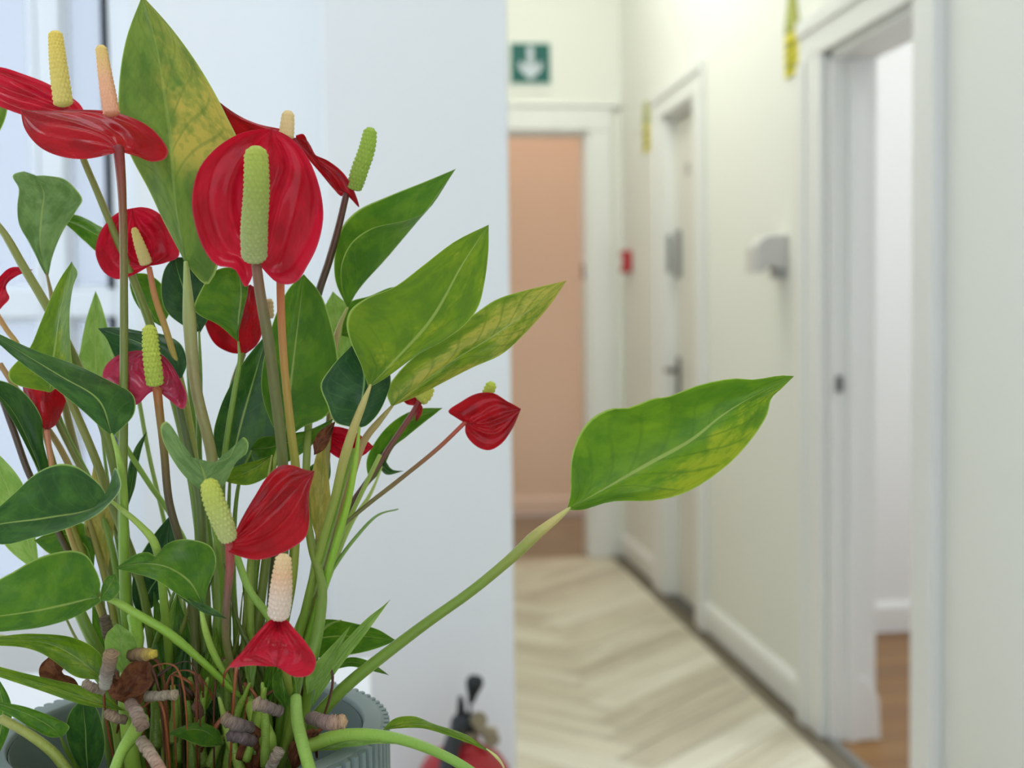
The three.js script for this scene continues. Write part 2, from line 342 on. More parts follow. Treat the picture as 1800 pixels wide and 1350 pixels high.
function yellowSign(z, y, label, sy) {
  const s = thing('warning_sign', label, 'sign', [XW, y, z], null); s.scale.set(1, sy, 1);
  const plate = mesh('plate', rbx(-0.006, -0.001, -0.075, 0.055, -0.06, 0.06, 0.002), M.yellow, s);
  const ink = std('#8d8a1e', 0.6);
  for (const [a, b] of [[-0.055, -0.035], [-0.02, -0.008], [0.008, 0.03]]) mesh('print_line', bx(-0.0075, -0.006, a, b, -0.042, 0.042), ink, plate);
  const t = new THREE.Shape(); t.moveTo(-0.062, 0); t.lineTo(0.062, 0); t.lineTo(0.03, 0.11); t.lineTo(-0.03, 0.11);
  const g = new THREE.ExtrudeGeometry(t, { depth: 0.005, bevelEnabled: false }); g.rotateY(-Math.PI / 2); g.translate(-0.001, 0.062, 0);
  mesh('upper_plate', g, std('#a9ae52', 0.55), s);
}
yellowSign(-3.645, 1.985, 'yellow warning sign beside the open doorway', 0.95);
yellowSign(-5.57, 2.01, 'small yellow warning sign between the closed door and end wall', 0.9);
{ // alarm call point on the corridor wall
  const s = thing('alarm_call_point', 'small red alarm call point on the wall near the end doorway', 'call point', [XW, 1.467, -5.95]);
  mesh('housing', rbx(-0.045, -0.001, -0.052, 0.052, -0.045, 0.045, 0.006), std('#b3202c', 0.4), s);
  mesh('press_plate', rbx(-0.048, -0.044, -0.03, 0.03, -0.03, 0.03, 0.001), std('#e9e3dc', 0.5), s);
}
{ // grey dispenser
  const s = thing('wall_dispenser', 'pale grey rounded dispenser on the corridor wall', 'dispenser', [XW, 1.36, -3.74]);
  s.scale.set(0.8, 0.8, 1);
  const g = new THREE.Shape();
  g.moveTo(0, -0.02); g.lineTo(0, 0.1); g.lineTo(-0.05, 0.1); g.quadraticCurveTo(-0.105, 0.095, -0.11, 0.05); g.lineTo(-0.112, -0.03); g.lineTo(-0.085, -0.03); g.quadraticCurveTo(-0.075, -0.005, -0.05, -0.004); g.lineTo(-0.03, -0.01);
  const e = new THREE.ExtrudeGeometry(g, { depth: 0.09, bevelEnabled: true, bevelThickness: 0.008, bevelSize: 0.006, bevelSegments: 3, curveSegments: 8 });
  e.translate(-0.008, 0, -0.045);
  mesh('cover', e, std('#d2cfcd', 0.4), s);
  mesh('drip_spout', rbx(-0.04, -0.006, -0.06, -0.008, -0.03, 0.03, 0.006), std('#b8b8b8', 0.4), s);
  mesh('wall_plate', rbx(-0.006, -0.0005, -0.06, 0.1, -0.05, 0.05, 0.002), std('#cfcfcd', 0.5), s);
}
// ------------------------------------------------------------ fire extinguisher
{
  const s = thing('fire_extinguisher', 'red fire extinguisher with black hose standing before the wall end', 'fire extinguisher', [0.15, 0, -2.0]);
  s.scale.set(1.04, 0.95, 1.04);
  const R = 0.078;
  const prof = [[0, 0.006], [R * 0.9, 0.006], [R, 0.02], [R, 0.43], [R * 0.985, 0.465], [R * 0.9, 0.495], [R * 0.72, 0.517], [R * 0.45, 0.53], [0.026, 0.536], [0.024, 0.545], [0, 0.545]].map(([x, y]) => new THREE.Vector2(x, y));
  mesh('cylinder', new THREE.LatheGeometry(prof, 48), M.red, s);
  mesh('foot_ring', (() => { const g = new THREE.TorusGeometry(R * 0.92, 0.006, 8, 40); g.rotateX(Math.PI / 2); g.translate(0, 0.006, 0); return g; })(), M.black, s);
  const brass = std('#9c8f77', 0.35, { metalness: 0.75 });
  mesh('valve_neck', (() => { const g = new THREE.LatheGeometry([[0, 0], [0.022, 0], [0.022, 0.012], [0.017, 0.014], [0.017, 0.03], [0, 0.03]].map((p) => new THREE.Vector2(...p)), 24); g.translate(0, 0.543, 0); return g; })(), brass, s);
  mesh('valve_head', (() => { const g = new THREE.SphereGeometry(0.022, 20, 14); g.scale(1, 0.85, 1); g.translate(0.001, 0.575, 0.006); return g; })(), M.black, s);
  mesh('side_outlet', (() => { const g = new THREE.CylinderGeometry(0.008, 0.01, 0.045, 16); g.rotateZ(Math.PI / 2 - 0.3); g.translate(0.028, 0.56, 0.004); const h = new THREE.CylinderGeometry(0.013, 0.013, 0.012, 16); h.rotateX(Math.PI / 2); h.translate(0.042, 0.548, 0.012); return join([g, h]); })(), brass, s);
  const sweep = (pts, r, n = 40) => new THREE.TubeGeometry(new THREE.CatmullRomCurve3(pts.map((p) => new THREE.Vector3(...p))), n, r, 10);
  mesh('carry_handle', (() => { const g = new THREE.Shape(); g.moveTo(-0.006, 0); g.lineTo(0.006, 0); g.lineTo(0.005, 0.018); g.lineTo(0.002, 0.03); g.lineTo(-0.003, 0.029); const e = new THREE.ExtrudeGeometry(g, { depth: 0.008, bevelEnabled: true, bevelSize: 0.001, bevelThickness: 0.002 }); e.translate(-0.004, 0.59, 0); return e; })(), M.black, s);
  mesh('squeeze_lever', (() => { const g = new THREE.LatheGeometry([[0, 0], [0.005, 0.001], [0.007, 0.012], [0.013, 0.03], [0.014, 0.038], [0.01, 0.046], [0, 0.049]].map((p) => new THREE.Vector2(...p)), 20); g.rotateZ(-0.18); g.translate(0.012, 0.607, 0); const a = rbx(0.009, 0.013, 0.585, 0.612, -0.002, 0.002, 0.001); return join([g, a]); })(), M.black, s);
  mesh('hose', sweep([[-0.008, 0.572, 0.02], [-0.022, 0.552, 0.05], [-0.03, 0.525, 0.07], [-0.036, 0.48, 0.088], [-0.042, 0.4, 0.093], [-0.045, 0.3, 0.094], [-0.045, 0.2, 0.094]], 0.014), M.black, s);
  mesh('nozzle', (() => { const g = new THREE.CylinderGeometry(0.015, 0.02, 0.09, 18); g.translate(-0.045, 0.16, 0.099); return g; })(), M.black, s);
  mesh('gauge', (() => { const g = new THREE.CylinderGeometry(0.013, 0.013, 0.01, 20); g.rotateX(Math.PI / 2); g.translate(0.022, 0.585, 0.022); return g; })(), brass, s);
}
// ------------------------------------------------------------ white counter under the pot
const D0 = 0.70, TOP = 0.805;
{
  const c = thing('white_counter', 'white counter that carries the green ribbed planter', 'counter', [-0.75, 0, -0.72]);
  mesh('worktop', rbx(-0.75, 0.752, TOP - 0.03, TOP, -0.74, 0.42, 0.004), M.counter, c);
  mesh('cabinet', rbx(-0.73, 0.73, 0.08, TOP - 0.03, -0.72, 0.4, 0.003), M.counter, c);
  mesh('plinth', bx(-0.7, 0.7, 0, 0.08, -0.7, 0.36), M.counter, c);
}
// ------------------------------------------------------------ planter
// a point of the frame (in pixels of 1800 x 1350) set at a depth gives its place in the room
function at(px, py, d) { return new THREE.Vector3((px - 900) / F * d, -(py - 675) / F * d, -d).applyMatrix4(camera.matrixWorld); }
const potC = at(335, 1278, D0), RIM = potC.y, POT_R = 0.1108;
const potMat = std('#7a8782', 0.55);
{
  const p = thing('planter_pot', 'grey-green ribbed planter holding the red anthurium', 'planter', [potC.x, TOP, potC.z]);
  const h = RIM - TOP, N = 92, s = new THREE.Shape();
  for (let i = 0; i < N; i++) {
    const a = i / N * Math.PI * 2, w = Math.PI * 2 / N;
    for (const [k, r] of [[0, 0.9685], [0.2, 0.972], [0.3, 0.996], [0.42, 1], [0.68, 1], [0.8, 0.996], [0.9, 0.972]]) {
      const q = a + k * w, x = Math.cos(q) * POT_R * r, y = Math.sin(q) * POT_R * r;
      i + k === 0 ? s.moveTo(x, y) : s.lineTo(x, y);
    }
  }
  s.closePath();
  const hole = new THREE.Path(); hole.absarc(0, 0, POT_R * 0.93, 0, Math.PI * 2, true); s.holes.push(hole);
  const body = new THREE.ExtrudeGeometry(s, { depth: h - 0.0008, bevelEnabled: false, curveSegments: 72 });
  body.rotateX(-Math.PI / 2);
  mesh('ribbed_wall', body, potMat, p);
  const R = POT_R;
  mesh('rim', new THREE.LatheGeometry([[R * 0.862, h - 0.005], [R * 0.863, h - 0.003], [R * 0.868, h - 0.001], [R * 0.876, h], [R * 0.955, h], [R * 0.963, h - 0.0015], [R * 0.965, h - 0.006], [R * 0.9, h - 0.006]].map((q) => new THREE.Vector2(...q)), 96), potMat, p);
  mesh('inner_liner', new THREE.LatheGeometry([[0, 0.012], [R * 0.72, 0.012], [R * 0.85, h - 0.03], [R * 0.863, h - 0.0035], [R * 0.852, h - 0.003], [R * 0.838, h - 0.032], [R * 0.7, 0.016], [0, 0.016]].map((q) => new THREE.Vector2(...q)), 72), potMat, p);
  mesh('base_disc', new THREE.CylinderGeometry(R * 0.94, R * 0.94, 0.01, 72).translate(0, 0.005, 0), potMat, p);
}
const SOIL = RIM - 0.075;
{
  const rings = new THREE.RingGeometry(0.0005, POT_R * 0.77, 72, 22); rings.rotateX(-Math.PI / 2);
  const p = rings.attributes.position;
  for (let i = 0; i < p.count; i++) { const x = p.getX(i), z = p.getZ(i), r = Math.hypot(x, z) / POT_R; p.setY(i, 0.011 * fbm(x * 160, z * 160, 3) + 0.008 * (1 - r) - 0.006); }
  rings.computeVertexNormals();
  const soil = mesh('potting_soil', rings, new THREE.MeshStandardMaterial({ map: tex(256, 256, (u, v) => mixc([32, 24, 18], [70, 50, 36], fbm(u * 40, v * 40, 8))), roughness: 1 }));
  soil.position.set(potC.x, SOIL, potC.z);
  tag(soil, 'dark brown potting soil inside the ribbed planter', 'soil', null, 'stuff');
}
// ------------------------------------------------------------ the anthurium
const plant = thing('anthurium_plant', 'red flowering anthurium with glossy heart-shaped leaves in the ribbed planter', 'plant', [potC.x, SOIL, potC.z]);
const O = plant.position.clone();
const loc = (x, y, z = 0) => at(x, y, D0 + z / 100).sub(O);        // z in centimetres behind the pot's axis
const pxr = (r, z = 0) => r * (D0 + z / 100) / F;

// leaf skins: midrib, arching side veins, pale margin, mottling of the tissue
function leafSkin(s, base, dark, pale, vein, o = {}) {
  const blot = o.blotch ?? 0, blotC = o.blotC ?? [196, 190, 70], veinAmt = o.vein ?? 0.2, where = o.where ?? (() => 1), w = 256, h = 512;
  const veinAt = (u, v) => {
    const a = Math.abs(u * 2 - 1), p = v * 8.5 - 2.6 * Math.pow(a, 0.8) + 0.25 * (noise(u * 6, v * 6, s) - 0.5), f = Math.abs(p - Math.round(p));
    return (1 - sstep(0.01, 0.11, f)) * (1 - sstep(0.8, 0.9, a));
  };
  const collect = (u) => { const a = Math.abs(u * 2 - 1); return 1 - sstep(0.008, 0.022, Math.abs(a - 0.87)); };
  const map = tex(w, h, (u, v) => {
    const a = Math.abs(u * 2 - 1), n = fbm(u * 7, v * 11, s), fine = fbm(u * 46, v * 80, s + 5, 3);
    let c = mixc(base, dark, sstep(0.35, 0.7, n));
    c = mixc(c, pale, 0.45 * sstep(0.55, 0.8, fbm(u * 5 + 9, v * 8, s + 3)));
    c = mixc(c, pale, 0.28 * (fine - 0.35));
    if (blot) c = mixc(c, blotC, sstep(0.92 - blot, 1.2 - blot, 0.8 * fbm(u * 3.1 + 4, v * 5.3, s + 11) + 0.2 * fbm(u * 30, v * 50, s + 15, 3)) * (0.8 - 0.2 * veinAt(u, v)) * where(u, v));
    c = mixc(c, vein, veinAmt * veinAt(u, v));
    c = mixc(c, vein, 0.14 * collect(u));
    c = mixc(c, dark, 0.22 * sstep(0.5, 0.7, fbm(u * 22, v * 36, s + 21, 2)));
    c = mixc(c, o.rib ?? [168, 186, 96], (o.ribAmt ?? 0.85) * (1 - sstep(0.008 + 0.022 * (1 - v), 0.022 + 0.04 * (1 - v), a)));
    return mixc(c, o.edge ?? [186, 208, 110], 0.8 * sstep(0.962, 0.985, a));
  });
  const bump = tex(w, h, (u, v) => {
    const a = Math.abs(u * 2 - 1);
    return 0.62 - 0.22 * veinAt(u, v) + 0.1 * (fbm(u * 18, v * 30, s + 2) - 0.5) + 0.3 * (1 - sstep(0.01, 0.05, a));
  }, false);
  return new THREE.MeshPhysicalMaterial({ map, bumpMap: bump, bumpScale: 0.0007, roughness: 0.95, transmission: o.through ?? 0.3, thickness: 0, ior: 1.4, specularIntensity: 0.4, clearcoat: o.coat ?? 0.45, clearcoatRoughness: o.coatRough ?? 0.25, side: THREE.DoubleSide });
}
const S = {
  dark: leafSkin(1, [62, 104, 36], [46, 88, 32], [90, 132, 48], [100, 136, 68], { through: 0.24 }),
  blue: leafSkin(2, [52, 92, 46], [40, 78, 42], [76, 118, 64], [112, 148, 84], { through: 0.15, rib: [150, 190, 110] }),
  mid: leafSkin(3, [92, 138, 26], [72, 120, 24], [120, 158, 36], [104, 142, 58], { through: 0.36 }),
  bright: leafSkin(4, [118, 152, 20], [96, 134, 20], [146, 170, 34], [100, 134, 24], { through: 0.4, blotch: 0.36, blotC: [176, 184, 46] }),
  mottled: leafSkin(5, [130, 158, 34], [100, 134, 30], [168, 178, 56], [112, 128, 40], { through: 0.42, blotch: 0.56, blotC: [206, 190, 84], vein: 0.3 }),
  tall: leafSkin(14, [118, 148, 56], [92, 126, 46], [150, 168, 74], [100, 122, 42], { through: 0.42, blotch: 0.62, blotC: [216, 192, 84], vein: 0.16, ribAmt: 0.4, where: (u, v) => sstep(0.42, 0.62, u + 0.14 * (noise(u * 9, v * 12, 3) - 0.5)) * (0.35 + 0.65 * (1 - sstep(0.55, 0.85, v))) * sstep(0.22, 0.4, v) + 0.12 * sstep(0.2, 0.35, v) }),
  reach: leafSkin(15, [104, 150, 22], [84, 130, 20], [134, 168, 34], [84, 124, 24], { through: 0.42, blotch: 0.6, blotC: [178, 190, 40], vein: 0.3, where: (u, v) => sstep(0.5, 0.7, u + 0.2 * (noise(u * 8, v * 12, 5) - 0.5)) * sstep(0.2, 0.4, v) + 0.12 }),
  yellow: leafSkin(6, [200, 184, 90], [172, 164, 70], [222, 200, 120], [178, 150, 70], { through: 0.4, blotch: 0.3, blotC: [150, 160, 60] }),
  grey: leafSkin(7, [128, 160, 90], [102, 138, 70], [154, 182, 112], [164, 190, 122], { through: 0.3, coat: 0.5, coatRough: 0.4 }),
  pale: leafSkin(8, [150, 186, 84], [130, 170, 66], [176, 202, 110], [160, 190, 100], { through: 0.45 }),
  brown: leafSkin(9, [130, 78, 46], [104, 56, 36], [160, 100, 56], [90, 48, 30], { through: 0.25, coat: 0.2, rib: [110, 66, 40], edge: [120, 70, 44] }),
};
function spatheSkin(s, base, dark, pale, o = {}) {
  const map = tex(256, 256, (u, v) => {
    const a = Math.abs(u * 2 - 1);
    let c = mixc(base, dark, sstep(0.4, 0.72, fbm(u * 6, v * 5, s)));
    c = mixc(c, pale, (o.sheenStreak ?? 0.4) * sstep(0.5, 0.78, fbm(u * 9 + 3, v * 4, s + 4)));  // pale petal streaks painted in to suggest pink highlights
    const q = a * 6.2 + 0.5 * (noise(v * 5, a * 4, s) - 0.5), f = Math.abs(q - Math.round(q));
    c = mixc(c, dark, 0.22 * (1 - sstep(0.02, 0.3, f)) * (1 - sstep(0.85, 0.95, a)));
    return mixc(c, [206, 120, 120], 0.5 * sstep(0.975, 0.99, a));
  });
  const bump = tex(256, 256, (u, v) => fbm(u * 26, v * 26, s + 2, 3), false);
  return new THREE.MeshPhysicalMaterial({ map, bumpMap: bump, bumpScale: 0.0006, roughness: 0.9, transmission: o.through ?? 0.2, thickness: 0, ior: 1.4, specularIntensity: 0.4, clearcoat: o.coat ?? 0.5, clearcoatRoughness: o.rough ?? 0.17, side: THREE.DoubleSide });
}
const R_ = {
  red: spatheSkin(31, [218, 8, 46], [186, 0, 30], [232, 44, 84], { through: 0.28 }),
  deep: spatheSkin(37, [192, 2, 22], [160, 0, 14], [208, 16, 44], { through: 0.25, sheenStreak: 0.12 }),
  pink: spatheSkin(43, [190, 40, 74], [158, 20, 52], [208, 90, 120], { coat: 0.7 }),
};

const curve = (pts) => new THREE.CatmullRomCurve3(pts, false, 'centripetal');
const pairs = (a) => { const o = []; for (let i = 0; i < a.length; i += 2) o.push([a[i], a[i + 1]]); return o; };
// A blade spanned between its left margin, midrib and right margin; z: depth at base and tip, zl / zr: how far the margins bend to or from the eye (cm).
function bladeGeo(o, NS = 14, NT = 34) {
  const z0 = o.z[0], z1 = o.z[1], zm = o.zm ?? 0;
  const line = (a, e) => { const p = pairs(a), n = p.length; return curve(p.map(([x, y], i) => { const t = i / (n - 1); return loc(x, y, lerp(z0, z1, t) + (zm + e) * Math.sin(Math.PI * Math.min(1, t * 1.02))); })); };
  const m = line(o.m, 0), l = line(o.L, o.zl ?? 0), r = line(o.R, o.zr ?? 0), pos = [], uv = [], idx = [];
  const rib = (o.rib ?? 0) / 1000, ribN = o.ribN ?? 3, wav = (o.wave ?? 0.5) / 1000, sd = o.seed ?? (o.m[0] * 7 + o.m[1]) % 97;
  const P = (s, t) => {
    const a = l.getPoint(t), b = m.getPoint(t), c = r.getPoint(t), v = b.clone();
    v.addScaledVector(c.clone().sub(a), s / 2);
    const w = (Math.abs(s) ** (o.fold ?? 1.7));
    v.addScaledVector(a.add(c).multiplyScalar(0.5).sub(b), w);
    return v;
  };
  const grid = [];
  for (let j = 0; j <= NT; j++) { const t = j / NT; for (let i = -NS; i <= NS; i++) { const s = i / NS; grid.push(P(s, t)); uv.push((s + 1) / 2, t); } }
  const W = 2 * NS + 1;
  for (let j = 0; j < NT; j++) for (let i = 0; i < W - 1; i++) { const k = j * W + i; idx.push(k, k + 1, k + W, k + 1, k + W + 1, k + W); }
  grid.forEach((v) => pos.push(v.x, v.y, v.z));
  const g = new THREE.BufferGeometry();
  g.setAttribute('position', new THREE.Float32BufferAttribute(pos, 3)); g.setAttribute('uv', new THREE.Float32BufferAttribute(uv, 2)); g.setIndex(idx);
  g.computeVertexNormals();
  const p = g.attributes.position, n = g.attributes.normal;
  for (let j = 0; j <= NT; j++) for (let i = -NS; i <= NS; i++) {
    const k = j * W + i + NS, s = i / NS, t = j / NT, a = Math.abs(s);
    let d = wav * 2 * (noise(s * 3 + sd, t * 5 + sd, 7) - 0.5) * sstep(0, 0.12, t) * (1 - sstep(0.9, 1, t));
    d += rib * Math.cos(a * Math.PI * 2 * ribN + (s > 0 ? 0.6 : 0) + 3.2 * (noise(t * 2.5 + sd, s * 2.2, 13) - 0.5)) * (0.4 + 1.2 * noise(s * 3 + 5, t * 2 + sd, 17)) * sstep(0.02, 0.25, t) * (1 - sstep(0.55, 0.98, t)) * (1 - sstep(0.75, 1, a));
    d += 0.0003 * Math.exp(-a * a * 60);
    p.setXYZ(k, p.getX(k) + n.getX(k) * d, p.getY(k) + n.getY(k) * d, p.getZ(k) + n.getZ(k) * d);
  }
  g.computeVertexNormals();
  return g;
}
// a stem: pts [x, y, z] in pixels and cm, radii in pixels, colours along it
const stemMat = new THREE.MeshPhysicalMaterial({ vertexColors: true, roughness: 0.5, clearcoat: 0.4, clearcoatRoughness: 0.35, bumpMap: tex(64, 256, (u, v) => fbm(u * 10, v * 24, 4), false), bumpScale: 0.0003 });
const col = (h) => new THREE.Color(h), rich = (h) => new THREE.Color(h).offsetHSL(0, 0.1, -0.015);
function tube(pts, radii, cols, seg = 10, o = {}) {
  const c = curve(pts), n = o.n ?? Math.max(12, pts.length * 7), fr = c.computeFrenetFrames(n, false), pos = [], clr = [], uv = [], idx = [], K = cols.map(o.plain ? col : rich);
  const pick = (a, t, mix) => { const k = t * (a.length - 1), i = Math.min(a.length - 2, Math.floor(k)); return a.length === 1 ? a[0] : mix(a[i], a[i + 1], k - i); };
  const ring = (v, fn, fb, r, q, t) => { for (let k = 0; k <= seg; k++) { const a = k / seg * Math.PI * 2; const rad = r * (1 + (o.ring ?? 0) * Math.sin(t * 60 + noise(t * 9, 1, 4) * 5)) * (1 + (o.lump ?? 0) * (noise(k % seg * 0.9, t * (o.lumpN ?? 14), o.seed ?? 1) - 0.5)); const w = v.clone().addScaledVector(fn, Math.cos(a) * rad).addScaledVector(fb, Math.sin(a) * rad); pos.push(w.x, w.y, w.z); clr.push(q.r, q.g, q.b); uv.push(k / seg, t * 4); } };
  for (let j = 0; j <= n; j++) {
    const t = j / n, r = pick(radii, t, lerp), q = pick(K, t, (a, b, k) => a.clone().lerp(b, k));
    ring(c.getPoint(t), fr.normals[j], fr.binormals[j], r, q, t);
  }
  for (let j = 0; j < n; j++) for (let k = 0; k < seg; k++) { const a = j * (seg + 1) + k, b = a + seg + 1; idx.push(a, a + 1, b, a + 1, b + 1, b); }
  for (const [j, sgn] of [[0, 1], [n, -1]]) {
    const ctr = pos.length / 3, q = pick(K, j / n, (a, b, k) => a.clone().lerp(b, k)), tan = fr.tangents[j].clone().multiplyScalar(-sgn), r = pick(radii, j / n, lerp), v = c.getPoint(j / n).addScaledVector(tan, r * 0.5);
    pos.push(v.x, v.y, v.z); clr.push(q.r, q.g, q.b); uv.push(0.5, 0.5);
    for (let k = 0; k < seg; k++) { const a = j * (seg + 1) + k; sgn > 0 ? idx.push(ctr, a + 1, a) : idx.push(ctr, a, a + 1); }
  }
  const g = new THREE.BufferGeometry();
  g.setAttribute('position', new THREE.Float32BufferAttribute(pos, 3)); g.setAttribute('uv', new THREE.Float32BufferAttribute(uv, 2)); g.setAttribute('color', new THREE.Float32BufferAttribute(clr, 3)); g.setIndex(idx);
  g.computeVertexNormals();
  return g;
}
const triples = (a) => { const o = []; for (let i = 0; i < a.length; i += 3) o.push([a[i], a[i + 1], a[i + 2]]); return o; };
function stemGeo(a, r, cols) { const p = triples(a), end = p[p.length - 1][1]; const zm = p.reduce((s, q) => s + q[2], 0) / p.length; const v = p.map((q) => loc(...q)); if (end > 1000 && end < 1262) { const e = v[v.length - 1], k = Math.min(1, 0.055 / Math.hypot(e.x, e.z)) * 0.72; v.push(new THREE.Vector3(e.x * k, Math.min(-0.004, e.y), e.z * k)); } return tube(v, r.map((x) => pxr(x, zm)), cols); }
const GREEN = ['#8aa64a', '#7d9a3e', '#86a848'], OLIVE = ['#8c8a44', '#7f8a3c', '#7f9a40'], BROWN = ['#6e4a32', '#6a5434', '#73743a'];
function leaf(o) {
  const p = part('leaf', plant);
  mesh('blade', bladeGeo(o), S[o.skin], p);
  if (o.pet) mesh('petiole', stemGeo(o.pet, ((r) => [r[0] * 0.35, ...r])(o.pr ?? [7, 7, 8]), o.pc ?? GREEN), stemMat, p);
  return p;
}
// flower spike: knobbly, tapering, its colour running from tip to foot as it ripens
function spadixGeo(a, radii, cols, knob = 1) {
  const pts = triples(a), zm = pts[0][2], c = curve(pts.map((q) => loc(...q))), n = 150, seg = 64, fr = c.computeFrenetFrames(n, false), K = cols.map(col), len = c.getLength(), pos = [], clr = [], idx = [], uv = [];
  for (let j = 0; j <= n; j++) {
    const t = j / n, v = c.getPoint(t), k = t * (radii.length - 1), i = Math.min(radii.length - 2, Math.floor(k));
    let r = pxr(lerp(radii[i], radii[i + 1], k - i), zm);
    const e = t * len; if (e < r) r *= Math.sqrt(Math.max(0, 1 - (1 - e / r) ** 2)) || 0.02;
    const f = len - e; if (f < r * 0.5) r *= Math.sqrt(Math.max(0.0004, 1 - (1 - f / (r * 0.5)) ** 2));
    const kc = t * (K.length - 1), ic = Math.min(K.length - 2, Math.floor(kc));
    for (let q = 0; q <= seg; q++) {
      const A = q / seg * Math.PI * 2, cell = (Math.cos(14 * A + Math.PI * 2 * e / 0.0048) + Math.cos(14 * A - Math.PI * 2 * e / 0.0048)) / 2, kn = sstep(0.1, 0.9, cell), b = kn * 0.00055 * knob + 0.00015 * knob * (hash(q % seg, j, 3) - 0.5);
      const w = v.clone().addScaledVector(fr.normals[j], Math.cos(A) * (r + b)).addScaledVector(fr.binormals[j], Math.sin(A) * (r + b));
      pos.push(w.x, w.y, w.z); uv.push(q / seg, t);
      const cc = K[ic].clone().lerp(K[ic + 1], kc - ic).multiplyScalar(0.9 + 0.14 * hash(q % seg, j, 9) + 0.12 * kn * Math.min(1, knob)); clr.push(cc.r, cc.g, cc.b);
    }
  }
  for (let j = 0; j < n; j++) for (let k = 0; k < seg; k++) { const A = j * (seg + 1) + k, b = A + seg + 1; idx.push(A, A + 1, b, A + 1, b + 1, b); }
  const g = new THREE.BufferGeometry();
  g.setAttribute('position', new THREE.Float32BufferAttribute(pos, 3)); g.setAttribute('color', new THREE.Float32BufferAttribute(clr, 3)); g.setAttribute('uv', new THREE.Float32BufferAttribute(uv, 2)); g.setIndex(idx);
  g.computeVertexNormals();
  return g;
}
const spadixMat = new THREE.MeshStandardMaterial({ vertexColors: true, roughness: 0.6 });
function flower(o) {
  const p = part('flower', plant);
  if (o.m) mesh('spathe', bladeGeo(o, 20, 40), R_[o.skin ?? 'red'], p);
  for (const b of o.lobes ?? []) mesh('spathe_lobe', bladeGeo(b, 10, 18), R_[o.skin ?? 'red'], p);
  if (o.sp) mesh('spadix', spadixGeo(o.sp, o.sr, o.sc, o.knob ?? 1), spadixMat, p);
  if (o.st) mesh('flower_stalk', stemGeo(o.st, o.str ?? [6, 6, 7], o.stc ?? OLIVE), stemMat, p);
  return p;
}
const stem = (a, r, c, name = 'stem') => mesh(name, stemGeo(a, r, c ?? GREEN), stemMat, plant);

// -- leaves, upper part
leaf({ skin: 'tall', z: [-2, -1], zl: 1.2, zr: -1.5, m: [327, 465, 308, 345, 300, 250, 289, 165, 275, 75, 250, -8], L: [327, 465, 292, 398, 262, 335, 232, 280, 212, 230, 209, 150, 221, 70, 250, -8], R: [327, 465, 366, 500, 408, 360, 424, 270, 396, 200, 352, 120, 302, 50, 250, -8],
  pet: [327, 460, -2, 333, 560, -2.5, 344, 680, -2.5, 372, 800, -2.2, 385, 940, -2, 385, 1080, -1.5, 380, 1200, -1], pr: [12, 10, 10, 10, 10, 11, 13], pc: ['#a6b870', '#9a8f62', '#8d8a50', '#7f9a44', '#86a848'] });
leaf({ skin: 'bright', z: [2, 2], m: [-70, 330, -60, 240, -40, 180, -55, 120], L: [-70, 330, -110, 260, -95, 180, -55, 120], R: [-70, 330, -5, 242, 14, 190, 2, 145, -55, 120], zr: -1, pet: [-70, 325, 2, 0, 400, 1, 42, 470, 0.5, 88, 548, 0, 135, 640, 0, 185, 760, 0, 215, 900, 0, 225, 1080, 0], pr: [7, 8, 9, 9, 9, 9], pc: OLIVE });
leaf({ skin: 'grey', z: [4, 4], zl: -1.5, zr: -1, m: [84, 490, 71, 430, 74, 372, 77, 338, 62, 308], L: [84, 490, 57, 440, 36, 400, 31, 360, 33, 330, 24, 306, 42, 301], R: [84, 490, 92, 455, 112, 408, 138, 372, 148, 352, 134, 330, 112, 316, 84, 311, 58, 309], wave: 1.5,
  pet: [82, 480, 4, 92, 530, 4, 100, 640, 3.5, 130, 780, 3, 180, 950, 2, 215, 1100, 1], pr: [6, 7, 7, 7], pc: ['#9c8a5c', '#8f8a50', '#84984a'] });
leaf({ skin: 'mid', z: [5, 4], m: [100, 382, 145, 400, 190, 425, 235, 460], L: [100, 382, 130, 378, 165, 392, 200, 412, 235, 460], R: [100, 382, 125, 402, 150, 425, 178, 448, 235, 460], zl: 0.6 });
leaf({ skin: 'bright', z: [-2, -2], zr: -1.2, zl: 0.5, m: [88, 690, 95, 620, 108, 545, 126, 460], L: [88, 690, 20, 672, 15, 655, 52, 612, 72, 565, 98, 503, 126, 460], R: [88, 690, 122, 660, 124, 600, 124, 545, 130, 500, 135, 478, 126, 460],
  pet: [88, 685, 2, 116, 760, 2.4, 165, 860, 2, 200, 980, 0, 215, 1100, 0], pr: [5, 6, 7] });
leaf({ skin: 'pale', z: [5, 5], m: [172, 700, 168, 620, 168, 560, 168, 511], L: [172, 700, 135, 665, 142, 610, 152, 560, 168, 511], R: [172, 700, 200, 650, 193, 600, 181, 548, 168, 511], zr: -0.7, pet: [172, 700, 5, 190, 850, 4, 215, 1000, 3, 240, 1120, 2], pr: [5, 6] });
leaf({ skin: 'dark', z: [-6, -5.5], zl: 1.8, zr: -0.8, fold: 1.4, m: [198, 767, 175, 705, 120, 668, 55, 628, -25, 580], L: [198, 767, 236, 728, 234, 694, 190, 668, 139, 643, 55, 612, -25, 576], R: [198, 767, 178, 752, 150, 727, 111, 695, 69, 662, 25, 628, -25, 584],
  pet: [196, 762, -6, 208, 800, -6, 216, 850, -5.5, 218, 960, -4.5, 222, 1080, -3, 235, 1160, -2], pr: [6, 8, 10, 11, 13], pc: ['#a3bd5c', '#94b34c', '#8bab48', '#90b048'] });
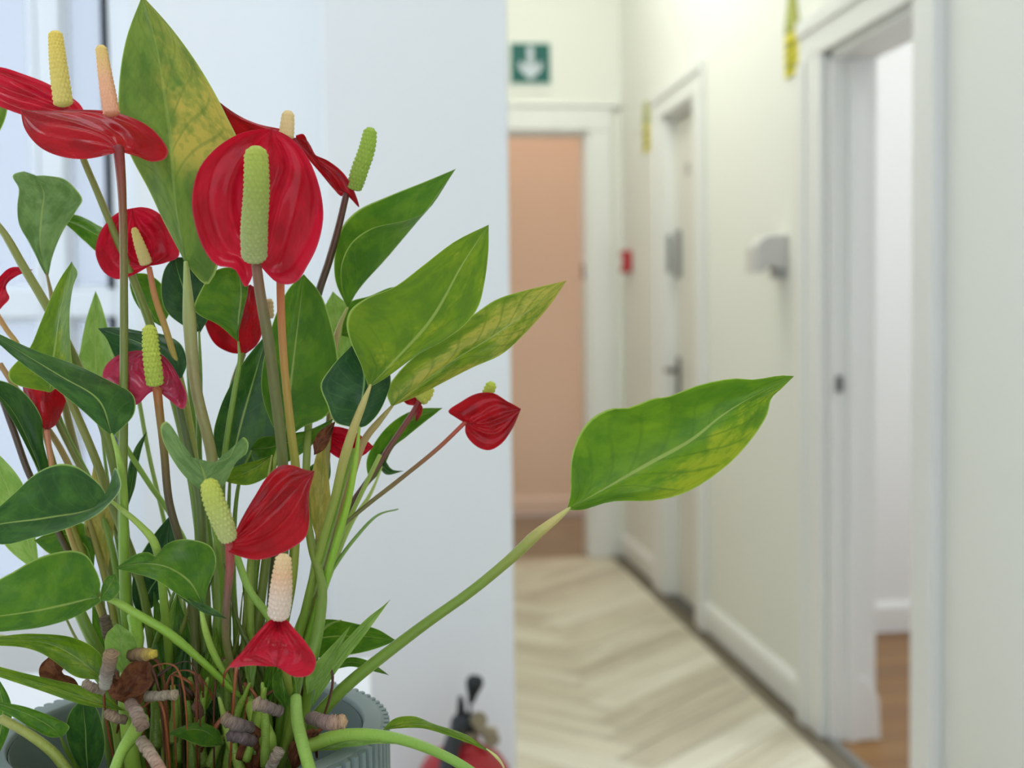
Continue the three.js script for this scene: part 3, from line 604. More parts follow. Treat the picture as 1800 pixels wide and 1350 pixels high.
leaf({ skin: 'blue', z: [0, 1], zl: 0.8, m: [318, 668, 285, 625, 240, 600, 172, 577], L: [318, 668, 328, 640, 318, 605, 290, 588, 240, 580, 200, 576, 172, 577], R: [318, 668, 290, 680, 245, 675, 205, 635, 186, 595, 172, 577], pet: [318, 665, 0, 325, 760, 0, 345, 900, 0, 350, 1080, 0], pr: [5, 6, 7] });
leaf({ skin: 'blue', z: [2, 2.5], m: [352, 585, 335, 540, 320, 500, 305, 452], L: [352, 585, 318, 570, 290, 545, 283, 505, 290, 472, 305, 452], R: [352, 585, 372, 545, 370, 490, 340, 455, 305, 452], zl: -0.8, pet: [350, 582, 2, 352, 660, 2, 350, 800, 2, 365, 1000, 1], pr: [5, 6] });
leaf({ skin: 'mid', z: [3, 3], m: [232, 480, 250, 520, 265, 548, 285, 575], L: [232, 480, 260, 482, 285, 500, 300, 540, 285, 575], R: [232, 480, 228, 500, 240, 535, 262, 560, 285, 575] });
leaf({ skin: 'mid', z: [-1, -1.5], zl: -1, zr: -0.5, fold: 1.3, m: [419, 602, 420, 560, 424, 520, 420, 474], L: [419, 602, 385, 572, 352, 555, 341, 543, 352, 512, 374, 479, 398, 470, 420, 474], R: [419, 602, 416, 588, 426, 545, 436, 505, 434, 480, 420, 474], pet: [419, 600, -1, 421, 635, -1, 412, 690, -0.8, 395, 800, -0.5, 385, 950, 0, 390, 1120, 0], pr: [4.5, 5.5, 6.5, 7] });
leaf({ skin: 'dark', z: [1, 1.5], zl: -1, m: [405, 825, 425, 740, 448, 660, 470, 585], L: [405, 825, 380, 800, 375, 762, 386, 720, 404, 680, 430, 634, 470, 585], R: [405, 825, 450, 818, 482, 780, 492, 700, 488, 630, 470, 585], pet: [405, 820, 1, 400, 950, 1, 400, 1120, 0.5], pr: [6, 7] });
leaf({ skin: 'mid', z: [0, 0.5], zl: -0.8, zr: -0.6, m: [500, 778, 508, 700, 520, 600, 534, 482], L: [500, 778, 478, 745, 461, 690, 464, 630, 482, 560, 510, 505, 534, 482], R: [500, 778, 530, 752, 572, 732, 594, 690, 594, 625, 578, 555, 560, 512, 534, 482], pet: [500, 775, 0, 485, 850, 0, 455, 960, 0, 440, 1120, 0], pr: [6, 7, 8] });
leaf({ skin: 'mid', z: [1, 1], zl: -0.6, m: [440, 790, 480, 785, 530, 768, 588, 735], L: [440, 790, 455, 770, 500, 765, 545, 755, 588, 735], R: [440, 790, 448, 812, 490, 818, 540, 790, 588, 735], pet: [442, 792, 1, 420, 850, 1, 410, 1000, 1, 415, 1130, 0.5], pr: [5, 6] });
leaf({ skin: 'bright', z: [-1, -0.5], m: [480, 800, 450, 822, 420, 835, 385, 842], L: [480, 800, 455, 808, 420, 818, 398, 828, 385, 842], R: [480, 800, 478, 830, 440, 852, 410, 850, 385, 842], pet: [478, 800, -1, 466, 870, -1, 445, 960, -0.5, 430, 1100, 0], pr: [4, 5, 6], pc: ['#b3b56a', '#93a650'] });
leaf({ skin: 'blue', z: [-3, -2.5], zl: -1, zr: -0.6, m: [631, 752, 636, 705, 640, 660, 622, 604], L: [631, 752, 612, 750, 588, 742, 575, 712, 563, 677, 580, 648, 603, 622, 622, 604], R: [631, 752, 645, 748, 665, 728, 680, 698, 687, 672, 682, 645, 655, 615, 622, 604],
  pet: [632, 750, -3, 626, 800, -3, 612, 880, -2.6, 592, 950, -2.2, 570, 1030, -1.8, 540, 1130, -1, 515, 1220, -0.5], pr: [6, 7, 7.5, 8, 9], pc: ['#a8c84e', '#98c044', '#8ab544', '#88ac48'] });
leaf({ skin: 'bright', z: [-4, -4.5], zl: 0.9, zr: -1.2, m: [648, 682, 700, 628, 758, 562, 812, 468, 859, 395], L: [648, 682, 634, 640, 616, 600, 609, 568, 616, 545, 642, 525, 692, 505, 742, 468, 800, 424, 859, 395], R: [648, 682, 672, 668, 702, 645, 735, 622, 775, 600, 815, 572, 840, 540, 852, 495, 858, 445, 859, 395],
  pet: [652, 676, -4, 640, 705, -4, 622, 752, -3.8, 604, 810, -3.4, 590, 870, -3, 565, 960, -2.4, 540, 1060, -1.6, 510, 1190, -0.6], pr: [7, 9, 8, 8, 8.5, 10], pc: ['#c2b878', '#bfb070', '#9aa850', '#88a444', '#86a644'] });
leaf({ skin: 'mottled', z: [-0.5, 0.5], zl: -0.6, zr: -0.8, m: [688, 715, 780, 645, 865, 592, 930, 545, 996, 493], L: [688, 715, 680, 690, 700, 655, 760, 600, 830, 555, 872, 527, 930, 509, 996, 493], R: [688, 715, 730, 697, 782, 670, 832, 645, 882, 624, 922, 588, 962, 543, 996, 493],
  pet: [690, 713, -0.5, 665, 742, -0.5, 640, 775, -0.5, 615, 850, -0.5, 585, 960, -0.4, 550, 1080, -0.2, 515, 1200, 0], pr: [7, 7, 7, 7, 8, 9], pc: ['#b4a866', '#b89a68', '#9a9c52', '#88a444'] });
leaf({ skin: 'mid', z: [3, 3], zl: 0.8, zr: -2.6, fold: 1.2, m: [611, 542, 634, 507, 688, 447, 745, 378, 801, 297], L: [611, 542, 590, 495, 588, 450, 600, 402, 626, 372, 682, 345, 742, 321, 801, 297], R: [611, 542, 600, 500, 601, 460, 618, 425, 652, 402, 712, 387, 750, 370, 801, 297],
  pet: [611, 540, 3, 598, 570, 2.8, 588, 610, 2.5, 580, 720, 2, 570, 860, 1.5, 545, 1040, 0.8, 510, 1190, 0.3], pr: [6, 6, 6, 7, 8], pc: ['#b0b268', '#b89a6c', '#94a04e', '#86a046'] });
leaf({ skin: 'pale', z: [6, 6], m: [600, 640, 596, 590, 590, 550, 585, 512], L: [600, 640, 575, 600, 568, 550, 585, 512], R: [600, 640, 625, 600, 622, 550, 585, 512] });
leaf({ skin: 'mid', z: [5, 4.5], zl: -0.4, m: [600, 590, 650, 560, 690, 530, 720, 510], L: [600, 590, 610, 535, 650, 520, 690, 505, 720, 510], R: [600, 590, 650, 600, 690, 570, 710, 540, 720, 510] });
// the leaf that reaches out over the corridor
leaf({ skin: 'reach', z: [-4, -5], zl: -0.6, zr: -1.4, m: [997, 896, 1067, 857, 1137, 817, 1217, 772, 1267, 732, 1323, 697, 1396, 661], L: [997, 896, 1003, 868, 1003, 820, 1008, 790, 1020, 761, 1040, 736, 1073, 719, 1103, 717, 1148, 700, 1172, 697, 1230, 676, 1290, 665, 1325, 667, 1372, 660, 1396, 661], R: [997, 896, 1022, 896, 1075, 881, 1150, 880, 1203, 868, 1267, 828, 1315, 780, 1348, 730, 1356, 700, 1376, 681, 1396, 661],
  pet: [1003, 892, -4, 978, 912, -4, 945, 938, -3.9, 900, 980, -3.6, 830, 1038, -3.1, 750, 1095, -2.6, 680, 1148, -2.1, 615, 1200, -1.7, 570, 1245, -1.4, 535, 1290, -1], pr: [7, 10, 9, 9, 10, 11, 12, 14], pc: ['#c3c27a', '#c8b878', '#9aa054', '#829a42', '#7c963e', '#7e9c40', '#8aa648', '#a0b85c'] });
// right behind
leaf({ skin: 'mid', z: [5, 4.5], zl: -0.5, zr: -0.8, m: [650, 850, 680, 790, 715, 745, 778, 717], L: [650, 850, 645, 810, 668, 765, 700, 735, 735, 720, 778, 717], R: [650, 850, 672, 825, 692, 787, 715, 768, 742, 745, 778, 717] });
leaf({ skin: 'dark', z: [4.5, 4.5], m: [672, 790, 671, 815, 684, 830, 710, 828], L: [672, 790, 665, 812, 678, 834, 710, 828], R: [672, 790, 678, 810, 690, 825, 710, 828], pet: [672, 820, 4.5, 650, 870, 4, 620, 915, 3, 580, 1010, 2, 540, 1140, 1], pr: [4, 4.5, 5, 6], pc: ['#c2cc7e', '#a8bd62', '#90aa4c'] });
leaf({ skin: 'dark', z: [3, 3], m: [545, 880, 552, 850, 560, 825, 580, 805], L: [545, 880, 536, 850, 545, 820, 580, 805], R: [545, 880, 565, 865, 580, 840, 580, 805] });
leaf({ skin: 'mid', z: [3, 2], zl: -0.6, zr: -0.3, m: [520, 1135, 570, 1120, 630, 1118, 697, 1126], L: [520, 1135, 530, 1095, 575, 1088, 625, 1095, 665, 1108, 697, 1126], R: [520, 1135, 560, 1156, 620, 1150, 662, 1140, 697, 1126], pet: [524, 1133, 3, 505, 1160, 2, 480, 1220, 1], pr: [5, 7] });
leaf({ skin: 'mid', z: [2, 1.5], m: [585, 1178, 615, 1164, 650, 1170, 684, 1187], L: [585, 1178, 612, 1156, 650, 1163, 684, 1187], R: [585, 1178, 615, 1172, 648, 1178, 684, 1187] });
leaf({ skin: 'yellow', z: [-1.5, -1], zl: 0.4, m: [560, 960, 562, 900, 566, 840, 572, 770], L: [560, 960, 545, 900, 545, 850, 556, 800, 572, 770], R: [560, 960, 582, 920, 580, 860, 574, 810, 572, 770], pet: [560, 955, -1.5, 540, 1050, -1, 510, 1180, -0.5], pr: [5, 7], pc: ['#b8b060', '#94a84c'] });
leaf({ skin: 'brown', z: [-2, -1.5], m: [552, 800, 560, 780, 575, 765, 590, 740], L: [552, 800, 550, 780, 562, 758, 590, 740], R: [552, 800, 570, 790, 582, 768, 590, 740], wave: 2 });
// left
leaf({ skin: 'dark', z: [-6, -6.5], zl: 0.8, zr: -1.6, m: [190, 880, 155, 897, 90, 908, 20, 918, -50, 930], L: [190, 880, 178, 856, 158, 836, 134, 820, 108, 815, 84, 821, 58, 836, 24, 868, -10, 898, -50, 930], R: [190, 880, 203, 822, 214, 845, 212, 862, 196, 883, 170, 905, 122, 927, 61, 945, 0, 957, -50, 930], fold: 1.5,
  pet: [192, 878, -5.5, 216, 897, -5.5, 245, 922, -5.2, 268, 948, -5, 280, 985, -4.5, 290, 1080, -3, 300, 1180, -1], pr: [6, 7.5, 8, 8, 9], pc: ['#b0c468', '#a2bd58', '#8fae4c'] });
leaf({ skin: 'mid', z: [-7, -7.5], zl: 0.8, zr: -1, m: [172, 1050, 147, 1055, 98, 1066, 49, 1076, -60, 1090], L: [172, 1050, 177, 1027, 167, 998, 152, 976, 132, 968, 98, 971, 61, 983, 24, 1005, -10, 1025, -60, 1090], R: [172, 1050, 178, 1058, 159, 1071, 122, 1089, 73, 1103, 24, 1109, -10, 1110, -60, 1090],
  pet: [176, 1050, -7, 200, 1056, -7, 235, 1076, -6.8, 295, 1112, -6.2, 350, 1158, -5.2, 400, 1205, -4, 430, 1240, -3], pr: [7, 8, 9, 9, 10], pc: ['#a8c35c', '#94b74c', '#8db348', '#8bb048'] });
leaf({ skin: 'mid', z: [-7.2, -7.6], m: [176, 1056, 186, 1040, 196, 1025, 203, 1009], L: [176, 1056, 178, 1035, 188, 1014, 203, 1009], R: [176, 1056, 196, 1054, 209, 1036, 203, 1009], zr: -0.5 });
leaf({ skin: 'mid', z: [-6, -6.5], zl: -0.6, zr: 1, fold: 1.4, m: [357, 1066, 335, 1025, 295, 998, 250, 992, 202, 999], L: [357, 1066, 340, 1062, 311, 1044, 275, 1020, 235, 1007, 202, 999], R: [357, 1066, 366, 1030, 380, 990, 372, 962, 345, 950, 310, 949, 286, 960, 276, 978, 262, 971, 240, 974, 202, 999],
  pet: [352, 1060, -6, 358, 1095, -5.8, 372, 1140, -5, 398, 1190, -4, 425, 1235, -3], pr: [6, 7, 7, 8], pc: ['#b7cf6c', '#9cba58', '#7f9a4a'] });
leaf({ skin: 'dark', z: [-6.6, -6.4], m: [305, 1040, 335, 1058, 365, 1074, 400, 1088], L: [305, 1040, 338, 1054, 368, 1066, 400, 1088], R: [305, 1040, 335, 1064, 365, 1080, 400, 1088] });
leaf({ skin: 'grey', z: [-7, -7.5], zl: -0.8, zr: -0.8, fold: 1.2, m: [368, 872, 362, 845, 356, 825, 350, 806], L: [368, 872, 330, 843, 302, 806, 285, 770, 283, 748, 292, 741, 310, 762, 326, 798, 350, 807], R: [368, 872, 394, 852, 414, 814, 432, 798, 436, 778, 428, 768, 415, 780, 402, 804, 378, 812, 350, 807], pet: [368, 868, -6.8, 372, 900, -6, 385, 980, -4.5, 395, 1120, -2], pr: [5, 6, 7] });
leaf({ skin: 'dark', z: [3, 3], m: [225, 890, 232, 850, 240, 800, 258, 758], L: [225, 890, 222, 840, 236, 790, 258, 758], R: [225, 890, 236, 860, 244, 810, 258, 758] });
leaf({ skin: 'blue', z: [0, 0], zl: -0.6, m: [245, 1085, 262, 1040, 285, 1000, 300, 905], L: [245, 1085, 232, 1050, 240, 990, 270, 940, 300, 905], R: [245, 1085, 275, 1060, 300, 1010, 310, 950, 300, 905] });
leaf({ skin: 'dark', z: [0, 0.5], zl: -0.8, m: [130, 960, 90, 880, 60, 800, 20, 720, -40, 660], L: [130, 960, 70, 830, 35, 760, -10, 690, -40, 660], R: [130, 960, 75, 770, 70, 730, 30, 680, -40, 660] });
leaf({ skin: 'pale', z: [2, 2], m: [70, 1010, 40, 930, 15, 860, -30, 770], L: [70, 1010, 10, 960, -25, 880, -30, 770], R: [70, 1010, 60, 930, 40, 850, -30, 770] });
leaf({ skin: 'mid', z: [1, 1], m: [165, 1000, 150, 960, 120, 940, 60, 950], L: [165, 1000, 165, 940, 130, 915, 60, 950], R: [165, 1000, 130, 985, 90, 975, 60, 950] });
leaf({ skin: 'yellow', z: [1, 1], m: [190, 1000, 180, 940, 178, 890, 165, 815], L: [190, 1000, 150, 940, 155, 870, 165, 815], R: [190, 1000, 200, 930, 195, 870, 165, 815] });
// low leaves over the rim
leaf({ skin: 'dark', z: [-4, -5], zl: -0.6, zr: -0.6, m: [158, 1375, 152, 1320, 150, 1280, 146, 1228], L: [158, 1375, 128, 1330, 116, 1290, 124, 1250, 146, 1228], R: [158, 1375, 182, 1330, 182, 1285, 170, 1245, 146, 1228] });
leaf({ skin: 'mid', z: [-6, -7], zl: 0.5, m: [110, 1295, 80, 1272, 40, 1252, -20, 1232], L: [110, 1295, 122, 1278, 98, 1262, 48, 1243, -20, 1230], R: [110, 1295, 88, 1296, 55, 1280, 20, 1258, -20, 1236], pet: [105, 1292, -6, 118, 1320, -5, 140, 1360, -4], pr: [4, 5] });
leaf({ skin: 'mid', z: [-4, -4.5], m: [-10, 1340, 0, 1290, 5, 1240, -10, 1180], L: [-10, 1340, -35, 1280, -30, 1220, -10, 1180], R: [-10, 1340, 14, 1290, 20, 1240, -10, 1180] });
leaf({ skin: 'mid', z: [-4, -6], zl: 0.6, m: [392, 1310, 360, 1285, 330, 1282, 297, 1290], L: [392, 1310, 385, 1285, 350, 1270, 318, 1278, 297, 1290], R: [392, 1310, 360, 1312, 325, 1300, 297, 1290] });
leaf({ skin: 'bright', z: [-5, -5.5], zl: 0.5, m: [182, 1195, 140, 1160, 95, 1135, 50, 1126, -20, 1125], L: [182, 1195, 178, 1152, 130, 1122, 60, 1115, -20, 1120], R: [182, 1195, 135, 1190, 95, 1162, 50, 1140, -20, 1134] });
leaf({ skin: 'bright', z: [-5.5, -7], zl: 0.4, m: [222, 1250, 150, 1228, 80, 1204, 30, 1190, -25, 1172], L: [222, 1250, 160, 1212, 85, 1193, 30, 1180, -25, 1165], R: [222, 1250, 150, 1240, 75, 1215, 30, 1200, -25, 1182] });
leaf({ skin: 'brown', z: [-4.5, -5], wave: 2, zl: -0.5, m: [142, 1212, 115, 1195, 98, 1172, 96, 1145], L: [142, 1212, 105, 1205, 70, 1188, 72, 1165, 96, 1145], R: [142, 1212, 128, 1190, 108, 1180, 112, 1160, 96, 1145] });
leaf({ skin: 'brown', z: [-6, -7], wave: 2.5, zl: -0.4, m: [200, 1225, 225, 1210, 245, 1185, 260, 1158], L: [200, 1225, 208, 1195, 228, 1165, 260, 1158], R: [200, 1225, 240, 1225, 272, 1195, 260, 1158] });
leaf({ skin: 'brown', z: [-6, -6], wave: 2.5, zl: -0.4, m: [235, 1250, 228, 1225, 215, 1205, 195, 1190], L: [235, 1250, 205, 1230, 190, 1210, 195, 1190], R: [235, 1250, 255, 1220, 240, 1195, 195, 1190] });
leaf({ skin: 'brown', z: [-4, -5], wave: 3, m: [450, 1370, 445, 1330, 450, 1300, 440, 1270], L: [450, 1370, 415, 1340, 425, 1300, 440, 1270], R: [450, 1370, 480, 1330, 468, 1295, 440, 1270] });
leaf({ skin: 'brown', z: [-4, -4.5], wave: 3, m: [515, 1360, 520, 1320, 545, 1290, 560, 1285], L: [515, 1360, 505, 1320, 530, 1292, 560, 1285], R: [515, 1360, 540, 1330, 556, 1305, 560, 1285] });
leaf({ skin: 'pale', z: [-6, -6], zl: -0.5, m: [222, 1190, 215, 1150, 212, 1120, 205, 1095], L: [222, 1190, 190, 1160, 185, 1120, 205, 1095], R: [222, 1190, 242, 1155, 236, 1120, 205, 1095] });
// pale sheaths of the right crown
leaf({ skin: 'pale', z: [-3, -2.5], zl: -0.4, m: [548, 1245, 578, 1180, 628, 1115, 686, 1054], L: [548, 1245, 560, 1185, 622, 1110, 686, 1054], R: [548, 1245, 592, 1180, 638, 1120, 686, 1054] });
leaf({ skin: 'pale', z: [-3.5, -3], zl: -0.5, m: [540, 1222, 560, 1185, 585, 1145, 616, 1100], L: [540, 1222, 540, 1185, 575, 1142, 616, 1100], R: [540, 1222, 575, 1190, 596, 1145, 616, 1100] });
leaf({ skin: 'mid', z: [-4.5, -5], zl: -0.6, zr: -0.6, m: [502, 1245, 500, 1220, 496, 1190, 500, 1165], L: [502, 1245, 482, 1220, 480, 1190, 500, 1165], R: [502, 1245, 520, 1220, 518, 1190, 500, 1165] });
leaf({ skin: 'pale', z: [-4, -3], m: [545, 1320, 600, 1300, 650, 1298, 708, 1308], L: [545, 1320, 580, 1285, 650, 1288, 708, 1308], R: [545, 1320, 600, 1318, 650, 1308, 708, 1308] });
leaf({ skin: 'bright', z: [-4, -5], zl: 0.5, m: [672, 1284, 715, 1274, 760, 1277, 820, 1298, 862, 1322], L: [672, 1284, 692, 1264, 725, 1259, 765, 1272, 822, 1292, 862, 1322], R: [672, 1284, 715, 1280, 758, 1284, 815, 1303, 862, 1322], pet: [855, 1316, -5, 872, 1330, -5, 884, 1346, -5, 890, 1370, -5], pr: [3, 2, 1.5], pc: ['#cfd78a', '#dcc39c'] });

// -- flowers
const OLV = ['#b8c24c', '#a2b04c', '#a9b466', '#b5bb7e'], YEL = ['#f7d862', '#f0d66c', '#e4d070'], PEACH = ['#f8d478', '#fab98c', '#f2a884'];
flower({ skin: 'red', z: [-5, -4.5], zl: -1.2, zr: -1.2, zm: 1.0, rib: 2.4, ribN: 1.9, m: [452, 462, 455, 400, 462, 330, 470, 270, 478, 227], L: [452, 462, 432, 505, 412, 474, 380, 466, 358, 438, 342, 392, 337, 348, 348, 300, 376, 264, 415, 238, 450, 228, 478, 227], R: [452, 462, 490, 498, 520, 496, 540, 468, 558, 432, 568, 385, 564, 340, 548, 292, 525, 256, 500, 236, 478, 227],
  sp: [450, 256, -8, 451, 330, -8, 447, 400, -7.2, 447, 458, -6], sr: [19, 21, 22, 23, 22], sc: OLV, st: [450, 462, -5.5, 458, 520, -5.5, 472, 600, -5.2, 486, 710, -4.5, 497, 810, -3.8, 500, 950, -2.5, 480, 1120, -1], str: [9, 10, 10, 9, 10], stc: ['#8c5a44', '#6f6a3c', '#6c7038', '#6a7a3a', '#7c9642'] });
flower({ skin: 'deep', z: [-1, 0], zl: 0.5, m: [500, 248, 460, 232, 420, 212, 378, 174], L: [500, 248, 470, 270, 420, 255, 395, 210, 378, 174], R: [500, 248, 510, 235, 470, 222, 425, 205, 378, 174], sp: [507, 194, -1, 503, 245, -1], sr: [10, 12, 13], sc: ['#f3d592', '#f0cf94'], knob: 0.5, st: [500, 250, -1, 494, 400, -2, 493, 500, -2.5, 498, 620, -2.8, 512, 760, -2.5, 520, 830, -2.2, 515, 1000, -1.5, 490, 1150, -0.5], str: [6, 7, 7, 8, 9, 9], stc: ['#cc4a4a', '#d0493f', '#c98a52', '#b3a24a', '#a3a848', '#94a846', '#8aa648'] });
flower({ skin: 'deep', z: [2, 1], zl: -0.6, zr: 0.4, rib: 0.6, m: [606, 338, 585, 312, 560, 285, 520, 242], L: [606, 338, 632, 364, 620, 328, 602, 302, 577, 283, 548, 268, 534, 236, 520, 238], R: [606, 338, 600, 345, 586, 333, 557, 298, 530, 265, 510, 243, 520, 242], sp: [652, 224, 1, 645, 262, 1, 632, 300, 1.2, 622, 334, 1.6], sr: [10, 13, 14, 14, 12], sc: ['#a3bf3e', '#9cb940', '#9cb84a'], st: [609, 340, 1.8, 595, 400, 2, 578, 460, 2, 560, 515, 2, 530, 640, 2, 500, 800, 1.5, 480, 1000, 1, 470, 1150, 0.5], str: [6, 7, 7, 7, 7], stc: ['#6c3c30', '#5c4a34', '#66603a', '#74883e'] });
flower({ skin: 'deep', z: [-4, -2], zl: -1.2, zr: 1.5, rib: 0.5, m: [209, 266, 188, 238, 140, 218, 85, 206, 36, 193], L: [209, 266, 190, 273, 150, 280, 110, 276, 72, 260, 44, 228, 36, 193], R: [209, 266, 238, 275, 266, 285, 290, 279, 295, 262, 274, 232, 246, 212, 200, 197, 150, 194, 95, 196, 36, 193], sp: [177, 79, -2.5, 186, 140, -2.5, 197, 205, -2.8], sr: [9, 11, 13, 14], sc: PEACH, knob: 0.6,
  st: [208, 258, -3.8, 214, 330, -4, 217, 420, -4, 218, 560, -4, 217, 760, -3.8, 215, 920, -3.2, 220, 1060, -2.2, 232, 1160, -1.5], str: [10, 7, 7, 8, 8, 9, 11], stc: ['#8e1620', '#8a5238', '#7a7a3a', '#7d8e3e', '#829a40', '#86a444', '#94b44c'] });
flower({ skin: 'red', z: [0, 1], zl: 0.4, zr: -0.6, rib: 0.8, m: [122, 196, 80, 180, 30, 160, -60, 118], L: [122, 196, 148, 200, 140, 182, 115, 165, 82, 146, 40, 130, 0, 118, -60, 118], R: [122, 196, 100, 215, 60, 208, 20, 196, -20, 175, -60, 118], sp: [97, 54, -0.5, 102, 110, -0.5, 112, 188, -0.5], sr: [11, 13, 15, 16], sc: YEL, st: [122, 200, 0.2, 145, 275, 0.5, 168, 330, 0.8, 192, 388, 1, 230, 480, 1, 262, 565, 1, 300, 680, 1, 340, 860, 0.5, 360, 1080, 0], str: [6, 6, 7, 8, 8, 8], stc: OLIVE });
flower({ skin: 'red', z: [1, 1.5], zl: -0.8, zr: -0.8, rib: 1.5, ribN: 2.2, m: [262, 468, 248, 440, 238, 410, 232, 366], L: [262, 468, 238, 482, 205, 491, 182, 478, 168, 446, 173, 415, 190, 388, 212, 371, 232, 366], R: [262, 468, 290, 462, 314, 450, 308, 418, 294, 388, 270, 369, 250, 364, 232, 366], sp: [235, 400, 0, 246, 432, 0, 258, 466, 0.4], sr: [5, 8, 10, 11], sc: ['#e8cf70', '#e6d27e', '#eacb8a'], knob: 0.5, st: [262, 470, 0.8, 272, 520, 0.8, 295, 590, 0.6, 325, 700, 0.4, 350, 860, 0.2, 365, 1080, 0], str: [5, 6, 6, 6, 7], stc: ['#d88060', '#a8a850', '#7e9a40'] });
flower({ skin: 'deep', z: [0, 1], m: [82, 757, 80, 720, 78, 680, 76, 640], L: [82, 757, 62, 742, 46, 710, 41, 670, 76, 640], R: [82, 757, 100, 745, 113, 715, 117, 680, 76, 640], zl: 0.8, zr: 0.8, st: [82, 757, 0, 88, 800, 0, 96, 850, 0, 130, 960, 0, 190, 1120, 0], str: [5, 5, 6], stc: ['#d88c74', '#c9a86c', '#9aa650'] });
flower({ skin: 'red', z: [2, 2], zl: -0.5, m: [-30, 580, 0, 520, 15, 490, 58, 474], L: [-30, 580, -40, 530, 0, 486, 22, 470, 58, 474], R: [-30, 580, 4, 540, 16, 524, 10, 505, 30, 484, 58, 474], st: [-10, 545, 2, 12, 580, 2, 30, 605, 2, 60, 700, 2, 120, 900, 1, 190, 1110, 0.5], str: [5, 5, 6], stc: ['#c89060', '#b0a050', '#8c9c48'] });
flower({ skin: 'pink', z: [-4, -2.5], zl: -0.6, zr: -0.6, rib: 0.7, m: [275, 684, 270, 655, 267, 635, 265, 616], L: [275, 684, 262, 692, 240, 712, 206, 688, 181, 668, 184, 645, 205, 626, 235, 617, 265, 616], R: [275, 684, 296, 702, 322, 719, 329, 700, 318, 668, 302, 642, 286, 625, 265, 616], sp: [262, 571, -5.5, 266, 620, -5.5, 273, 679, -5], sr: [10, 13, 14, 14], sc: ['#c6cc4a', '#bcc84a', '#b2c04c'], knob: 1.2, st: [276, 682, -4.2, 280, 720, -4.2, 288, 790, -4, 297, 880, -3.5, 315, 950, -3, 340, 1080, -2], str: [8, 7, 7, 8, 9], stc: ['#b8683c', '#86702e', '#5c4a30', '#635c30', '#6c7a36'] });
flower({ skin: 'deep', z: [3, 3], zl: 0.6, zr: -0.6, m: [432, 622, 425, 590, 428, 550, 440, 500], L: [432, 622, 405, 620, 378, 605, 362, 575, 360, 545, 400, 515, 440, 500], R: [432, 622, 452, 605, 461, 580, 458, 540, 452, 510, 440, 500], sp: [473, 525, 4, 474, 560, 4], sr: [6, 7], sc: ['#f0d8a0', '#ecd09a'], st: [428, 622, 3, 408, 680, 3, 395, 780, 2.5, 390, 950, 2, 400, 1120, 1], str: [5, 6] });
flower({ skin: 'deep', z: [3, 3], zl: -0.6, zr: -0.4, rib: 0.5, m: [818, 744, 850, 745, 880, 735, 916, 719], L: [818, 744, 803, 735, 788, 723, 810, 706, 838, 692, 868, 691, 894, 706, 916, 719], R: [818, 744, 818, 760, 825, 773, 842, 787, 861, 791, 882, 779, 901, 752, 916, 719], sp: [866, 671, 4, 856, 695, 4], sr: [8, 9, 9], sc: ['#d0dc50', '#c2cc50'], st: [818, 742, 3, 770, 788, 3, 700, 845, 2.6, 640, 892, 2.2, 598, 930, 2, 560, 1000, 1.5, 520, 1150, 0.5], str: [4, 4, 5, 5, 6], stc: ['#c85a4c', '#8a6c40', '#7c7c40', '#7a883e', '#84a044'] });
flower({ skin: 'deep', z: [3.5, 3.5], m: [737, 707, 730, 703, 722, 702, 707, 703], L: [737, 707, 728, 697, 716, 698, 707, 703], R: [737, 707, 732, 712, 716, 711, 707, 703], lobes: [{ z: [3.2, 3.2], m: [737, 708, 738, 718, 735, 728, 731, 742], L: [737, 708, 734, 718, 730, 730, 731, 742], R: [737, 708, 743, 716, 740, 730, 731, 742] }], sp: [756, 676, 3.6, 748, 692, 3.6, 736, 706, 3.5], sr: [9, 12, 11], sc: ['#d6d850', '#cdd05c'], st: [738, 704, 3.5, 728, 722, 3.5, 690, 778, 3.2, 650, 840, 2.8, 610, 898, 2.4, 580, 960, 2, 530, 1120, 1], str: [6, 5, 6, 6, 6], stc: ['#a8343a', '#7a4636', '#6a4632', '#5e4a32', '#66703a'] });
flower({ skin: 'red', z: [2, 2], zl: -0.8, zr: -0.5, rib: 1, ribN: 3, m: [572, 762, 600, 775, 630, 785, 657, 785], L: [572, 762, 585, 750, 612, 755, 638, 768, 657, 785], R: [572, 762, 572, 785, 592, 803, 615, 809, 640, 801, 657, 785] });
flower({ skin: 'deep', z: [-7, -8], zl: 0.8, zr: -0.8, rib: 0.8, zm: 0.6, m: [404, 956, 440, 925, 480, 885, 515, 850, 553, 828], L: [404, 956, 428, 905, 450, 868, 470, 838, 490, 820, 512, 817, 535, 824, 553, 828], R: [404, 956, 400, 968, 424, 979, 450, 984, 480, 978, 512, 964, 537, 944, 544, 915, 543, 870, 553, 828], sp: [366, 842, -8.5, 376, 880, -8.8, 390, 915, -8.6, 403, 950, -8], sr: [13, 17, 18, 17, 14], sc: ['#c6cc4c', '#bfc65a', '#c2c874', '#cccf88'], knob: 1.2, st: [404, 956, -7, 404, 1000, -6.8, 398, 1060, -6, 398, 1130, -5, 415, 1220, -3.5], str: [8, 7, 7, 8], stc: ['#b04040', '#87655a', '#71743f', '#7f9048'] });
